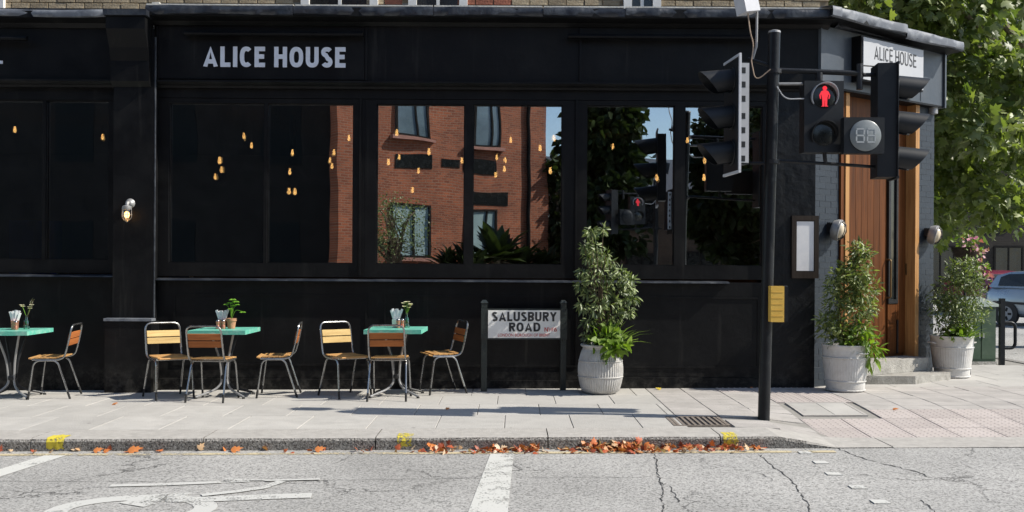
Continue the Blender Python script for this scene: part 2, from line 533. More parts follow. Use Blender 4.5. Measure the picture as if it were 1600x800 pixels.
L_DRY = leafmat('dry_fallen_leaf', (0.50, 0.20, 0.07), (0.22, 0.07, 0.03), trans=0.15, stops=[(0.0, (0.24, 0.06, 0.035)), (0.3, (0.46, 0.11, 0.05)), (0.55, (0.58, 0.19, 0.05)), (0.75, (0.48, 0.27, 0.13)), (0.9, (0.58, 0.42, 0.27)), (1.0, (0.62, 0.50, 0.38))])
PETW = leafmat('white_petal', (0.75, 0.72, 0.62), (0.62, 0.55, 0.38), trans=0.3)
PETP = leafmat('pink_petal', (0.62, 0.40, 0.44), (0.42, 0.10, 0.20), trans=0.3)
SILVER = surf('silver_blue_car_paint', (0.36, 0.43, 0.50), (0.33, 0.40, 0.47), rough=0.3, metal=0.4, coat=0.6, scale=2)
MAROON = surf('maroon_car_paint', (0.20, 0.025, 0.05), (0.17, 0.02, 0.042), rough=0.3, coat=0.6, scale=2)
YPLATE = surf('yellow_number_plate', (0.80, 0.55, 0.04), (0.74, 0.50, 0.04), rough=0.4)
REDLIGHT = surf('red_tail_lens', (0.35, 0.02, 0.02), (0.28, 0.015, 0.015), rough=0.2)
TRIM = surf('dark_car_trim', (0.03, 0.03, 0.033), (0.022, 0.022, 0.025), rough=0.6)
BLUEFAB = surf('blue_fabric', (0.05, 0.09, 0.62), (0.035, 0.06, 0.45), rough=0.9)
CHARCOAL = surf('charcoal_facade_paint', (0.024, 0.023, 0.022), (0.014, 0.0135, 0.013), rough=0.95, scale=2, spec=0.05)

def brick_mat(name, c1, c2, mort, sx=1.0):
    m, nt, bs = nodes_of(name)
    mp = N(nt, 'ShaderNodeMapping')
    mp.inputs['Rotation'].default_value = (pi / 2, 0, 0)
    nt.links.new(coord(nt), mp.inputs[0])
    br = N(nt, 'ShaderNodeTexBrick')
    br.inputs['Color1'].default_value = (*c1, 1)
    br.inputs['Color2'].default_value = (*c2, 1)
    br.inputs['Mortar'].default_value = (*mort, 1)
    br.inputs['Scale'].default_value = 1.0
    br.inputs['Mortar Size'].default_value = 0.011
    br.inputs['Brick Width'].default_value = 0.225
    br.inputs['Row Height'].default_value = 0.075
    nt.links.new(mp.outputs[0], br.inputs['Vector'])
    ns = N(nt, 'ShaderNodeTexNoise', Scale=0.9, Detail=6.0)
    nt.links.new(coord(nt), ns.inputs['Vector'])
    rp = ramp(nt, [(0.3, 0.62), (0.7, 1.15)])
    nt.links.new(ns.outputs[0], rp.inputs[0])
    c = mixc(nt, 1.0, br.outputs[0], rp.outputs[0], 'MULTIPLY')
    nt.links.new(c, bs.inputs['Base Color'])
    bs.inputs['Roughness'].default_value = 0.9
    bp = N(nt, 'ShaderNodeBump', Strength=0.5, Distance=0.006)
    bp.invert = True
    nt.links.new(br.outputs['Fac'], bp.inputs['Height'])
    nt.links.new(bp.outputs[0], bs.inputs['Normal'])
    return m
ORANGEB = brick_mat('orange_red_brickwork', (0.40, 0.112, 0.045), (0.23, 0.060, 0.026), (0.31, 0.17, 0.11))
STOCKB = brick_mat('stock_brickwork', (0.34, 0.27, 0.17), (0.25, 0.19, 0.12), (0.30, 0.28, 0.24))
BROWNB = brick_mat('brown_brickwork', (0.085, 0.056, 0.036), (0.060, 0.040, 0.026), (0.08, 0.07, 0.055))

def asphalt():
    m, nt, bs = nodes_of('worn_asphalt')
    w = wpos(nt)
    big = N(nt, 'ShaderNodeTexNoise', Scale=0.55, Detail=5.0)
    nt.links.new(w, big.inputs['Vector'])
    c0 = ramp(nt, [(0.28, (0.275, 0.271, 0.260)), (0.5, (0.355, 0.350, 0.336)), (0.72, (0.410, 0.403, 0.386))])
    nt.links.new(big.outputs[0], c0.inputs[0])
    agg = N(nt, 'ShaderNodeTexVoronoi', Scale=75.0)
    nt.links.new(w, agg.inputs['Vector'])
    ar = ramp(nt, [(0.0, 0.55), (0.45, 1.0), (1.0, 1.25)])
    sep = nt.nodes.new('ShaderNodeSeparateColor')
    nt.links.new(agg.outputs['Color'], sep.inputs[0])
    nt.links.new(sep.outputs[0], ar.inputs[0])
    c1 = mixc(nt, 0.75, c0.outputs[0], mixc(nt, 1.0, c0.outputs[0], ar.outputs[0], 'MULTIPLY'))
    pit = N(nt, 'ShaderNodeTexNoise', Scale=48.0, Detail=4.0, Roughness=0.75)
    nt.links.new(w, pit.inputs['Vector'])
    pr = ramp(nt, [(0.36, 0.30), (0.46, 1.0)])
    nt.links.new(pit.outputs[0], pr.inputs[0])
    c2 = mixc(nt, 0.9, c1, mixc(nt, 1.0, c1, pr.outputs[0], 'MULTIPLY'))
    # cracks: cell borders bent by noise, kept only in patches
    dn = N(nt, 'ShaderNodeTexNoise', Scale=3.5, Detail=6.0, Roughness=0.65)
    nt.links.new(w, dn.inputs['Vector'])
    sb = N(nt, 'ShaderNodeVectorMath', operation='SUBTRACT')
    sb.inputs[1].default_value = (0.5, 0.5, 0.5)
    nt.links.new(dn.outputs['Color'], sb.inputs[0])
    sc = N(nt, 'ShaderNodeVectorMath', operation='SCALE')
    sc.inputs['Scale'].default_value = 0.55
    nt.links.new(sb.outputs[0], sc.inputs[0])
    ad = N(nt, 'ShaderNodeVectorMath', operation='ADD')
    nt.links.new(w, ad.inputs[0])
    nt.links.new(sc.outputs[0], ad.inputs[1])
    vo = N(nt, 'ShaderNodeTexVoronoi', Scale=0.62)
    vo.feature = 'DISTANCE_TO_EDGE'
    nt.links.new(ad.outputs[0], vo.inputs['Vector'])
    cr = ramp(nt, [(0.0, 0.75), (0.004, 0.6), (0.008, 0.0)])
    nt.links.new(vo.outputs['Distance'], cr.inputs[0])
    mk = N(nt, 'ShaderNodeTexNoise', Scale=0.8, Detail=4.0)
    nt.links.new(w, mk.inputs['Vector'])
    mr = ramp(nt, [(0.47, 0.0), (0.56, 1.0)])
    nt.links.new(mk.outputs[0], mr.inputs[0])
    cm = N(nt, 'ShaderNodeMath', operation='MULTIPLY')
    nt.links.new(cr.outputs[0], cm.inputs[0])
    nt.links.new(mr.outputs[0], cm.inputs[1])
    c3 = mixc(nt, cm.outputs[0], c2, (0.035, 0.034, 0.034))
    nt.links.new(c3, bs.inputs['Base Color'])
    bs.inputs['Roughness'].default_value = 0.9
    bs.inputs['Specular IOR Level'].default_value = 0.25
    hs = N(nt, 'ShaderNodeMath', operation='SUBTRACT')
    nt.links.new(pr.outputs[0], hs.inputs[0])
    nt.links.new(cm.outputs[0], hs.inputs[1])
    bp = N(nt, 'ShaderNodeBump', Strength=0.55, Distance=0.008)
    nt.links.new(hs.outputs[0], bp.inputs['Height'])
    nt.links.new(bp.outputs[0], bs.inputs['Normal'])
    return m
ASPHALT = asphalt()
def road_paint(name, col, wear=0.5):
    m = bpy.data.materials.new(name)
    m.use_nodes = True
    nt = m.node_tree
    bs = nt.nodes['Principled BSDF']
    bs.inputs['Base Color'].default_value = (*col, 1)
    bs.inputs['Roughness'].default_value = 0.75
    w = wpos(nt)
    a = N(nt, 'ShaderNodeTexNoise', Scale=2.2, Detail=8.0, Roughness=0.75)
    nt.links.new(w, a.inputs['Vector'])
    b = N(nt, 'ShaderNodeTexNoise', Scale=55.0, Detail=3.0)
    nt.links.new(w, b.inputs['Vector'])
    ad = N(nt, 'ShaderNodeMath', operation='MULTIPLY_ADD')
    ad.inputs[1].default_value = 0.45
    nt.links.new(b.outputs[0], ad.inputs[0])
    nt.links.new(a.outputs[0], ad.inputs[2])
    rp = ramp(nt, [(wear + 0.10, 0.0), (wear + 0.20, 1.0)])
    nt.links.new(ad.outputs[0], rp.inputs[0])
    tr = nt.nodes.new('ShaderNodeBsdfTransparent')
    mx = nt.nodes.new('ShaderNodeMixShader')
    nt.links.new(rp.outputs[0], mx.inputs[0])
    nt.links.new(tr.outputs[0], mx.inputs[1])
    nt.links.new(bs.outputs[0], mx.inputs[2])
    nt.links.new(mx.outputs[0], nt.nodes['Material Output'].inputs[0])
    return m
RPWHITE = road_paint('worn_white_road_paint', (0.52, 0.52, 0.49), 0.53)
RPDIAG = road_paint('white_lane_paint', (0.54, 0.54, 0.51), 0.40)
RPFAINT = road_paint('faded_white_road_paint', (0.50, 0.50, 0.475), 0.495)
RPYELLOW = road_paint('faded_yellow_road_paint', (0.50, 0.43, 0.28), 0.54)
KERBYEL = road_paint('yellow_kerb_paint', (0.62, 0.51, 0.05), 0.53)
SLAB = surf('concrete_paving', (0.44, 0.425, 0.395), (0.375, 0.362, 0.338), rough=0.92, scale=2.5, bump=0.25, bscale=55, objrand=0.07, world_space=True, dirt=(0.26, 0.25, 0.235), dirt_amt=0.45, dirt_scale=2.6)
SETT = surf('small_paving_block', (0.42, 0.395, 0.37), (0.34, 0.32, 0.30), rough=0.92, scale=4, bump=0.3, bscale=60, objrand=0.08, world_space=True, dirt=(0.25, 0.24, 0.22), dirt_amt=0.4, dirt_scale=3)
TACT = surf('pink_tactile_paving', (0.435, 0.388, 0.365), (0.39, 0.345, 0.322), rough=0.92, scale=4, bump=0.25, bscale=60, objrand=0.09, world_space=True, dirt=(0.40, 0.36, 0.33), dirt_amt=0.6, dirt_scale=2.2)
add_gum(SLAB)
add_gum(SETT, 3.1, 0.06)
JOINT = surf('dusty_joint_bed', (0.30, 0.285, 0.26), (0.22, 0.21, 0.19), rough=1.0, scale=9, world_space=True, bump=0.3)
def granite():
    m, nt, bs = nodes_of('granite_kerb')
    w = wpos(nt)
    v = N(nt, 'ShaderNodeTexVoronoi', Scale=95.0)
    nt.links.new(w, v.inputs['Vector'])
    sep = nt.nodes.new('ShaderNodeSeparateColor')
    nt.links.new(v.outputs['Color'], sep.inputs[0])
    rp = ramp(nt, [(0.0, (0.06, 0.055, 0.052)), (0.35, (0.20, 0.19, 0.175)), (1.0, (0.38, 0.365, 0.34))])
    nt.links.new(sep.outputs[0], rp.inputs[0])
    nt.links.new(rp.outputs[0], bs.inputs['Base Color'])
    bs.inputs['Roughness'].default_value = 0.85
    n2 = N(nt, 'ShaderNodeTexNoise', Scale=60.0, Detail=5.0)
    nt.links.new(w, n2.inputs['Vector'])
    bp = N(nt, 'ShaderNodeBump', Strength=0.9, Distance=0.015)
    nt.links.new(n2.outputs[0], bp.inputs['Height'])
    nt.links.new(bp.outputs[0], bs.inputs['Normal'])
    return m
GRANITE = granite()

# ------------------------------------------------------------------ text
def text_mesh(s, height, bold=0.0, extrude=0.004, sx=1.0):
    cu = bpy.data.curves.new('txt', 'FONT')
    cu.body = s
    cu.size = 1.0
    cu.offset = bold
    cu.extrude = 0.0
    cu.resolution_u = 4
    o = bpy.data.objects.new('txt', cu)
    COL.objects.link(o)
    bpy.context.view_layer.update()
    me = bpy.data.meshes.new_from_object(o.evaluated_get(bpy.context.evaluated_depsgraph_get()))
    bpy.data.objects.remove(o)
    bm = bmesh.new()
    bm.from_mesh(me)
    bpy.data.meshes.remove(me)
    bmesh.ops.remove_doubles(bm, verts=bm.verts, dist=1e-5)
    ys = [v.co.y for v in bm.verts]
    xs = [v.co.x for v in bm.verts]
    k = height / (max(ys) - min(ys))
    for v in bm.verts:
        v.co = Vector(((v.co.x - min(xs)) * k * sx, (v.co.y - min(ys)) * k, 0))
    width = max(v.co.x for v in bm.verts)
    r = bmesh.ops.extrude_face_region(bm, geom=list(bm.faces))
    for e in r['geom']:
        if isinstance(e, bmesh.types.BMVert):
            e.co.z += extrude
    # upright: text x -> x, y -> z, facing -Y
    for v in bm.verts:
        v.co = Vector((v.co.x, -v.co.z, v.co.y))
    return bm, width
def split_letters(bm):
    bm.verts.ensure_lookup_table()
    seen = set()
    out = []
    for v in bm.verts:
        if v in seen:
            continue
        st, comp = [v], []
        seen.add(v)
        while st:
            a = st.pop()
            comp.append(a)
            for e in a.link_edges:
                b = e.other_vert(a)
                if b not in seen:
                    seen.add(b)
                    st.append(b)
        idx = {q: i for i, q in enumerate(comp)}
        fs = {f for q in comp for f in q.link_faces}
        out.append(([q.co.copy() for q in comp], [[idx[q] for q in f.verts] for f in fs]))
    bm.free()
    return out
def letters(s, height, width, M, mat, parent, bold=0.0, extrude=0.006, name='letter'):
    bm, w = text_mesh(s, height, bold, extrude)
    k = width / w
    for vsx, fs in split_letters(bm):
        me = bpy.data.meshes.new(name)
        me.from_pydata([M @ Vector((c.x * k, c.y, c.z)) for c in vsx], [], fs)
        me.update()
        link(name, me, parent, mat)
def line_text(s, height, width, M, mat, parent, bold=0.0, extrude=0.002, name='lettering'):
    bm, w = text_mesh(s, height, bold, extrude)
    k = width / w
    for v in bm.verts:
        v.co = M @ Vector((v.co.x * k, v.co.y, v.co.z))
    return build(name, bm, mat, parent)

# ------------------------------------------------------------------ stroke lettering (even grotesque capitals)
def _arc(cx, cy, rx, ry, a0, a1, n=18, p=2.5):
    out = []
    for i in range(n + 1):
        a = radians(a0 + (a1 - a0) * i / n)
        c, s = cos(a), sin(a)
        out.append((cx + rx * math.copysign(abs(c) ** (2 / p), c), cy + ry * math.copysign(abs(s) ** (2 / p), s)))
    return out
def glyph(ch, t):
    h = t / 2
    if ch == 'A':
        return 0.74, [[(h * .9, -.2 * 0), (0.37, 1 - h * .2), (0.74 - h * .9, 0)], [(0.19, .27), (0.55, .27)]]
    if ch == 'L':
        return 0.52, [[(h, 1), (h, h), (0.52, h)]]
    if ch == 'I':
        return t, [[(h, 0), (h, 1)]]
    if ch == 'C':
        return 0.62, [_arc(0.33, .5, 0.33 - h, .5 - h, 48, 312, 30)]
    if ch == 'E':
        return 0.54, [[(0.54, 1 - h), (h, 1 - h), (h, h), (0.54, h)], [(h, .52), (0.49, .52)]]
    if ch == 'F':
        return 0.52, [[(0.52, 1 - h), (h, 1 - h), (h, 0)], [(h, .50), (0.47, .50)]]
    if ch == 'H':
        return 0.66, [[(h, 0), (h, 1)], [(0.66 - h, 0), (0.66 - h, 1)], [(h, .52), (0.66 - h, .52)]]
    if ch == 'O':
        return 0.70, [_arc(0.35, .5, 0.35 - h, .5 - h, 90, 450, 40) ]
    if ch == 'U':
        return 0.66, [[(h, 1), (h, .36)] + _arc(0.33, .36, 0.33 - h, .36 - h, 180, 360, 16)[1:-1] + [(0.66 - h, .36), (0.66 - h, 1)]]
    if ch == 'S':
        w = 0.58
        r = w / 2 - h
        return w, [_arc(w / 2, .745, r, .255 - h, 28, 255, 18, 2.2) + _arc(w / 2, .27, r, .27 - h, 75, -155, 18, 2.2)]
    if ch == 'D':
        return 0.68, [[(h, h), (h, 1 - h), (.28, 1 - h)] + _arc(.28, .5, .40 - h, .5 - h, 90, -90, 18)[1:] + [(h, h), (h, .4)]]
    if ch in 'BRP':
        w = 0.62
        top = [(h, 0), (h, 1 - h), (.34, 1 - h)] + _arc(.34, .75 - h * .3, .25 - h * .6, .25 - h * .7, 90, -90, 10)[1:] + [(h, .5)]
        if ch == 'B':
            return w, [top, [(.30, .5)] + _arc(.34, .25 + h * .3, .28 - h, .25 - h * .7, 90, -90, 10) + [(h * .2, h)]]
        if ch == 'R':
            return w, [top, [(.30, .48), (w - h * .9, 0)]]
        return w, [top]
    if ch == 'Y':
        return 0.70, [[(h * .9, 1), (.35, .48), (.70 - h * .9, 1)], [(.35, .5), (.35, 0)]]
    if ch == 'N':
        return 0.68, [[(h, 0), (h, 1)], [(h, 1 - h * .6), (.68 - h, h * .6)], [(.68 - h, 0), (.68 - h, 1)]]
    if ch == 'W':
        return 1.0, [[(h * .9, 1), (.26, h * .4), (.5, .96), (.74, h * .4), (1 - h * .9, 1)]]
    if ch == '6':
        return 0.58, [_arc(.29, .32, .29 - h, .32 - h, 0, 360, 24), [(h, .34), (.16, .72), (.40, 1 - h)]]
    return 0.3, []
def ribbon(bm, pts, t, depth, lift):
    closed = (Vector(pts[0]) - Vector(pts[-1])).length < 1e-4 and len(pts) > 6
    if closed:
        pts = pts[:-1]
    n = len(pts)
    P2 = [Vector((p[0], p[1])) for p in pts]
    L, R = [], []
    for i in range(n):
        if closed:
            a, b, c = P2[i - 1], P2[i], P2[(i + 1) % n]
        else:
            a, b, c = P2[max(i - 1, 0)], P2[i], P2[min(i + 1, n - 1)]
        d0 = (b - a) if (b - a).length > 1e-9 else (c - b)
        d1 = (c - b) if (c - b).length > 1e-9 else (b - a)
        d0, d1 = d0.normalized(), d1.normalized()
        n0, n1 = Vector((-d0.y, d0.x)), Vector((-d1.y, d1.x))
        m = (n0 + n1)
        m = m.normalized() if m.length > 1e-6 else n0
        k = min(2.2, 1 / max(0.3, m.dot(n0)))
        off = m * (t / 2 * k)
        L.append(b + off)
        R.append(b - off)
    clampz = lambda v: Vector((v.x, max(0.0, min(1.0, v.y))))
    fr_, bk = -depth - lift, 0.0
    lv = [[bm.verts.new((clampz(v).x, y, clampz(v).y)) for v in L] for y in (fr_, bk)]
    rv = [[bm.verts.new((clampz(v).x, y, clampz(v).y)) for v in R] for y in (fr_, bk)]
    for i in range(n if closed else n - 1):
        j = (i + 1) % n
        bm.faces.new((lv[0][i], lv[0][j], rv[0][j], rv[0][i]))
        bm.faces.new((lv[1][i], rv[1][i], rv[1][j], lv[1][j]))
        bm.faces.new((lv[0][i], lv[1][i], lv[1][j], lv[0][j]))
        bm.faces.new((rv[0][i], rv[0][j], rv[1][j], rv[1][i]))
    if not closed:
        for i in (0, n - 1):
            bm.faces.new((lv[0][i], rv[0][i], rv[1][i], lv[1][i]))
def stroke_text(s, height, width, M, mat, parent, t=0.2, gap=0.13, space=0.30, depth=0.006, name='letter', join=False):
    x = 0.0
    lay_ = []
    for ch in s:
        if ch == ' ':
            x += space
            continue
        w, st = glyph(ch, t)
        lay_.append((x, st))
        x += w + gap
    total = x - gap
    kx, kz = width / total, height
    allbm = NB()
    for x0, st in lay_:
        bm = allbm if join else NB()
        mark = len(bm.verts)
        for i, pts in enumerate(st):
            ribbon(bm, pts, t, depth / kz, 0.0006 * i / kz)
        for v in list(bm.verts)[mark:]:
            v.co = M @ Vector(((v.co.x + x0) * kx, v.co.y * kz, v.co.z * kz))
        if not join:
            build(name, bm, mat, parent)
    if join:
        return build(name, allbm, mat, parent)
    allbm.free()

# ------------------------------------------------------------------ leaves
def leaf_template(kind):
    if kind == 'plane':      # lobed leaf, fan round the middle
        pts = [(0.0, 0.0), (0.30, 0.42), (0.22, 0.16)]
        outl = [(0, 0), (0.10, 0.30), (0.34, 0.50), (0.42, 0.24), (0.70, 0.34), (0.66, 0.14), (1.0, 0.0), (0.66, -0.14), (0.70, -0.34), (0.42, -0.24), (0.34, -0.50), (0.10, -0.30)]
        v = [(0.42, 0, 0.05)] + [(x, y, -0.12 * abs(y)) for x, y in outl]
        f = [(0, i, i % 12 + 1) for i in range(1, 13)]
        return np.array(v), f
    if kind == 'narrow':
        v = [(0, 0, 0), (0.35, 0.14, 0.03), (0.35, -0.14, 0.03), (0.38, 0, -0.01), (0.72, 0.10, 0.0), (0.72, -0.10, 0.0), (0.72, 0, -0.04), (1, 0, -0.10)]
        f = [(0, 3, 1), (0, 2, 3), (3, 6, 4, 1), (3, 2, 5, 6), (6, 7, 4), (6, 5, 7)]
        return np.array(v), f
    if kind == 'blade':
        v = [(0, 0.012, 0), (0, -0.012, 0), (0.35, 0.036, 0.06), (0.35, -0.036, 0.06), (0.7, 0.026, 0.05), (0.7, -0.026, 0.05), (1.0, 0, -0.06)]
        f = [(0, 1, 3, 2), (2, 3, 5, 4), (4, 5, 6)]
        return np.array(v), f
    v = [(0, 0, 0), (0.35, 0.30, 0.06), (0.35, -0.30, 0.06), (0.7, 0.22, 0.03), (0.7, -0.22, 0.03), (1, 0, -0.08), (0.5, 0, -0.02)]
    f = [(0, 6, 1), (0, 2, 6), (6, 3, 1), (6, 2, 4), (6, 5, 3), (6, 4, 5)]
    return np.array(v), f
def leaves_mesh(name, pos, dirs, ups, sizes, kind, mat, parent=None, loc=None):
    tv, tf = leaf_template(kind)
    pos, dirs, ups, sizes = map(np.asarray, (pos, dirs, ups, sizes))
    d = dirs / np.maximum(1e-6, np.linalg.norm(dirs, axis=1, keepdims=True))
    s = np.cross(ups, d)
    s /= np.maximum(1e-6, np.linalg.norm(s, axis=1, keepdims=True))
    u = np.cross(d, s)
    V = pos[:, None, :] + sizes[:, None, None] * (tv[None, :, 0:1] * d[:, None, :] + tv[None, :, 1:2] * s[:, None, :] + tv[None, :, 2:3] * u[:, None, :])
    n, k = len(pos), len(tv)
    ltot = sum(len(f) for f in tf)
    base = np.concatenate([np.array(f) for f in tf])
    idx = (np.arange(n)[:, None] * k + base[None, :]).ravel()
    sizes_f = np.tile(np.array([len(f) for f in tf]), n)
    starts = np.concatenate(([0], np.cumsum(sizes_f)[:-1]))
    me = bpy.data.meshes.new(name)
    me.vertices.add(n * k)
    me.vertices.foreach_set('co', V.reshape(-1))
    me.loops.add(n * ltot)
    me.loops.foreach_set('vertex_index', idx.astype(np.int32))
    me.polygons.add(len(sizes_f))
    me.polygons.foreach_set('loop_start', starts.astype(np.int32))
    me.polygons.foreach_set('loop_total', sizes_f.astype(np.int32))
    me.update(calc_edges=True)
    return link(name, me, parent, mat, loc)
def clump_leaves(clumps, rng, size, droop=0.3, outward=0.8, svar=0.35, shell=0.55):
    """clumps: (x, y, z, r, n) -> positions, directions, ups, sizes"""
    ps, ds, us, sz = [], [], [], []
    for (x, y, z, r, n) in clumps:
        q = rng.normal(size=(n, 3))
        q /= np.linalg.norm(q, axis=1, keepdims=True)
        rad = r * (shell + (1 - shell) * rng.random((n, 1))) * (0.75 + 0.5 * rng.random((n, 1)))
        pp = np.array([[x, y, z]]) + q * rad * np.array([[1, 1, 0.85]])
        dd = outward * q + rng.normal(size=(n, 3)) * 0.5 + np.array([[0, 0, -droop]])
        uu = rng.normal(size=(n, 3)) * 0.6 + np.array([[0.55, -0.35, 0.8]])
        ps.append(pp); ds.append(dd); us.append(uu)
        sz.append(size * (1 - svar + 2 * svar * rng.random(n)))
    return np.concatenate(ps), np.concatenate(ds), np.concatenate(us), np.concatenate(sz)

# ================================================================== GROUND
KY0, KY1 = -3.34, -2.90        # kerb front and back
def sheet(name, xs, ys, zf, mat, parent=None):
    vs_ = [(x, y, zf(x, y)) for y in ys for x in xs]
    nx = len(xs)
    fs = [(j * nx + i, j * nx + i + 1, (j + 1) * nx + i + 1, (j + 1) * nx + i) for j in range(len(ys) - 1) for i in range(nx - 1)]
    me = bpy.data.meshes.new(name)
    me.from_pydata(vs_, [], fs)
    me.update()
    return link(name, me, parent, mat)
road = setting(sheet('road', [-300, -60, -20, 0, 20, 60, 300], [-300, -60, -20, 0, 20, 60, 300], lambda x, y: SL * max(-40, min(40, x)) - 0.112, ASPHALT))

def fr(a, b, st):
    n = max(1, int(round((b - a) / st)))
    return [a + (b - a) * i / n for i in range(n + 1)]
PAV_X1 = 7.7
pave = setting(sheet('pavement', fr(-12, PAV_X1, 0.35), fr(KY1 + 0.02, 0.6, 0.25), lambda x, y: G(x, y) - 0.012, JOINT))
sheet('pavement_bed', fr(2.9, PAV_X1, 0.4), fr(0.6, 16, 0.8), lambda x, y: G(x, y) - 0.012, JOINT, pave)
_slab_cache = {}
def slab_mesh(w, d, mat, key, bump=False):
    k = (round(w, 3), round(d, 3), key)
    if k in _slab_cache:
        return _slab_cache[k]
    bm = NB()
    g = 0.0028
    x0, x1, y0, y1 = -w / 2 + g, w / 2 - g, -d / 2 + g, d / 2 - g
    c = 0.0035
    a = [bm.verts.new(v) for v in ((x0, y0, -0.03), (x1, y0, -0.03), (x1, y1, -0.03), (x0, y1, -0.03))]
    b = [bm.verts.new(v) for v in ((x0, y0, -c), (x1, y0, -c), (x1, y1, -c), (x0, y1, -c))]
    t = [bm.verts.new(v) for v in ((x0 + c, y0 + c, 0), (x1 - c, y0 + c, 0), (x1 - c, y1 - c, 0), (x0 + c, y1 - c, 0))]
    for p, q in ((a, b), (b, t)):
        for i in range(4):
            bm.faces.new((p[i], p[(i + 1) % 4], q[(i + 1) % 4], q[i]))
    bm.faces.new(t)
    if bump:
        nb = 6
        for i in range(nb):
            for j in range(nb):
                cx, cy = -w / 2 + w * (i + .5) / nb, -d / 2 + d * (j + .5) / nb
                r0, r1, h = 0.013, 0.008, 0.004
                lo = [bm.verts.new((cx + r0 * cos(k6 * pi / 3), cy + r0 * sin(k6 * pi / 3), 0.0)) for k6 in range(6)]
                hi = [bm.verts.new((cx + r1 * cos(k6 * pi / 3), cy + r1 * sin(k6 * pi / 3), h)) for k6 in range(6)]
                for k6 in range(6):
                    bm.faces.new((lo[k6], lo[(k6 + 1) % 6], hi[(k6 + 1) % 6], hi[k6]))
                bm.faces.new(hi)
    me = bpy.data.meshes.new('paving_slab')
    bm.to_mesh(me)
    bm.free()
    me.materials.append(mat)
    _slab_cache[k] = me
    return me
def lay(name, me, x, y, parent=pave, jz=0.0015):
    e = 0.15
    gx = (G(x + e, y) - G(x - e, y)) / (2 * e)
    gy = (G(x, y + e) - G(x, y - e)) / (2 * e)
    o = bpy.data.objects.new(name, me)
    COL.objects.link(o)
    o.parent = parent
    o.location = (x, y, G(x, y) + random.uniform(-jz, jz))
    o.rotation_euler = (math.atan(gy) + random.uniform(-.002, .002), -math.atan(gx) + random.uniform(-.002, .002), random.uniform(-.003, .003))
    return o
def tactile_zone(x, y):
    # stem running from the wall to the crossing, then a strip along the dropped kerb
    if y < -1.55:
        return 3.05 <= x <= 7.6
    return 2.62 + (-y) * 0.06 <= x <= 3.95 - (y + 1.55) * 0.25
rows = [(-0.66, 0.0), (-1.34, -0.66), (-2.10, -1.34), (-2.90, -2.10)]
for ri, (y0, y1) in enumerate(rows):
    off = (0.0, 0.31, 0.12, 0.40)[ri]
    x = -11.8 + off
    W = 0.63
    while x + W < 1.62:
        lay('paving_slab', slab_mesh(W, y1 - y0, SLAB, 'slab'), x + W / 2, (y0 + y1) / 2)
        x += W
    # close the row with a cut slab
    if 1.62 - x > 0.05:
        lay('paving_slab', slab_mesh(1.62 - x, y1 - y0, SLAB, 'slab'), (x + 1.62) / 2, (y0 + y1) / 2)
# small blocks between the slabs and the tactile paving, and tactile slabs
COVER = (2.95, 3.60, -1.95, -1.28)   # inspection cover let into the blocks
GRATE = (1.50, 2.02, -2.80, -2.25)
y = -2.90
yr = 0
while y < -0.01:
    h = 0.207
    x = 1.62
    while x < PAV_X1 - 0.02:
        w = 0.415
        cx, cy = x + w / 2, y + h / 2
        if x + w > PAV_X1:
            break
        if not (COVER[0] - 0.12 < cx < COVER[1] + 0.12 and COVER[2] - .02 < cy < COVER[3] + .02) and not (GRATE[0] - .1 < cx < GRATE[1] + .12 and GRATE[2] < cy < GRATE[3]) and not (2.2 < cx < 2.66 and -2.52 < cy < -2.25):
            if tactile_zone(cx, cy):
                if yr % 2 == 0 and tactile_zone(cx, cy + h):
                    lay('tactile_slab', slab_mesh(w, 2 * h, TACT, 'tactile', True), cx, y + h)
                elif yr % 2 == 0 or not tactile_zone(cx, cy - h):
                    lay('paving_block', slab_mesh(w, h, SETT, 'sett'), cx, cy)
            else:
                lay('paving_block', slab_mesh(w, h, SETT, 'sett'), cx, cy)
        x += w
    y += h
    yr += 1
y = 0.0
ri = 0
while y < 4.4:                       # pavement round the corner
    x = 3.4 + (ri % 2) * 0.3
    while x + 0.63 < PAV_X1 + 0.02:
        # keep off the building footprint behind the splayed corner
        if y < 0.1 + (x - 3.66) * 0.685 + 0.45 or x > 5.55:
            lay('paving_slab', slab_mesh(0.63, 0.63, SLAB, 'slab'), x + 0.315, y + 0.315)
        x += 0.63
    y += 0.63
    ri += 1

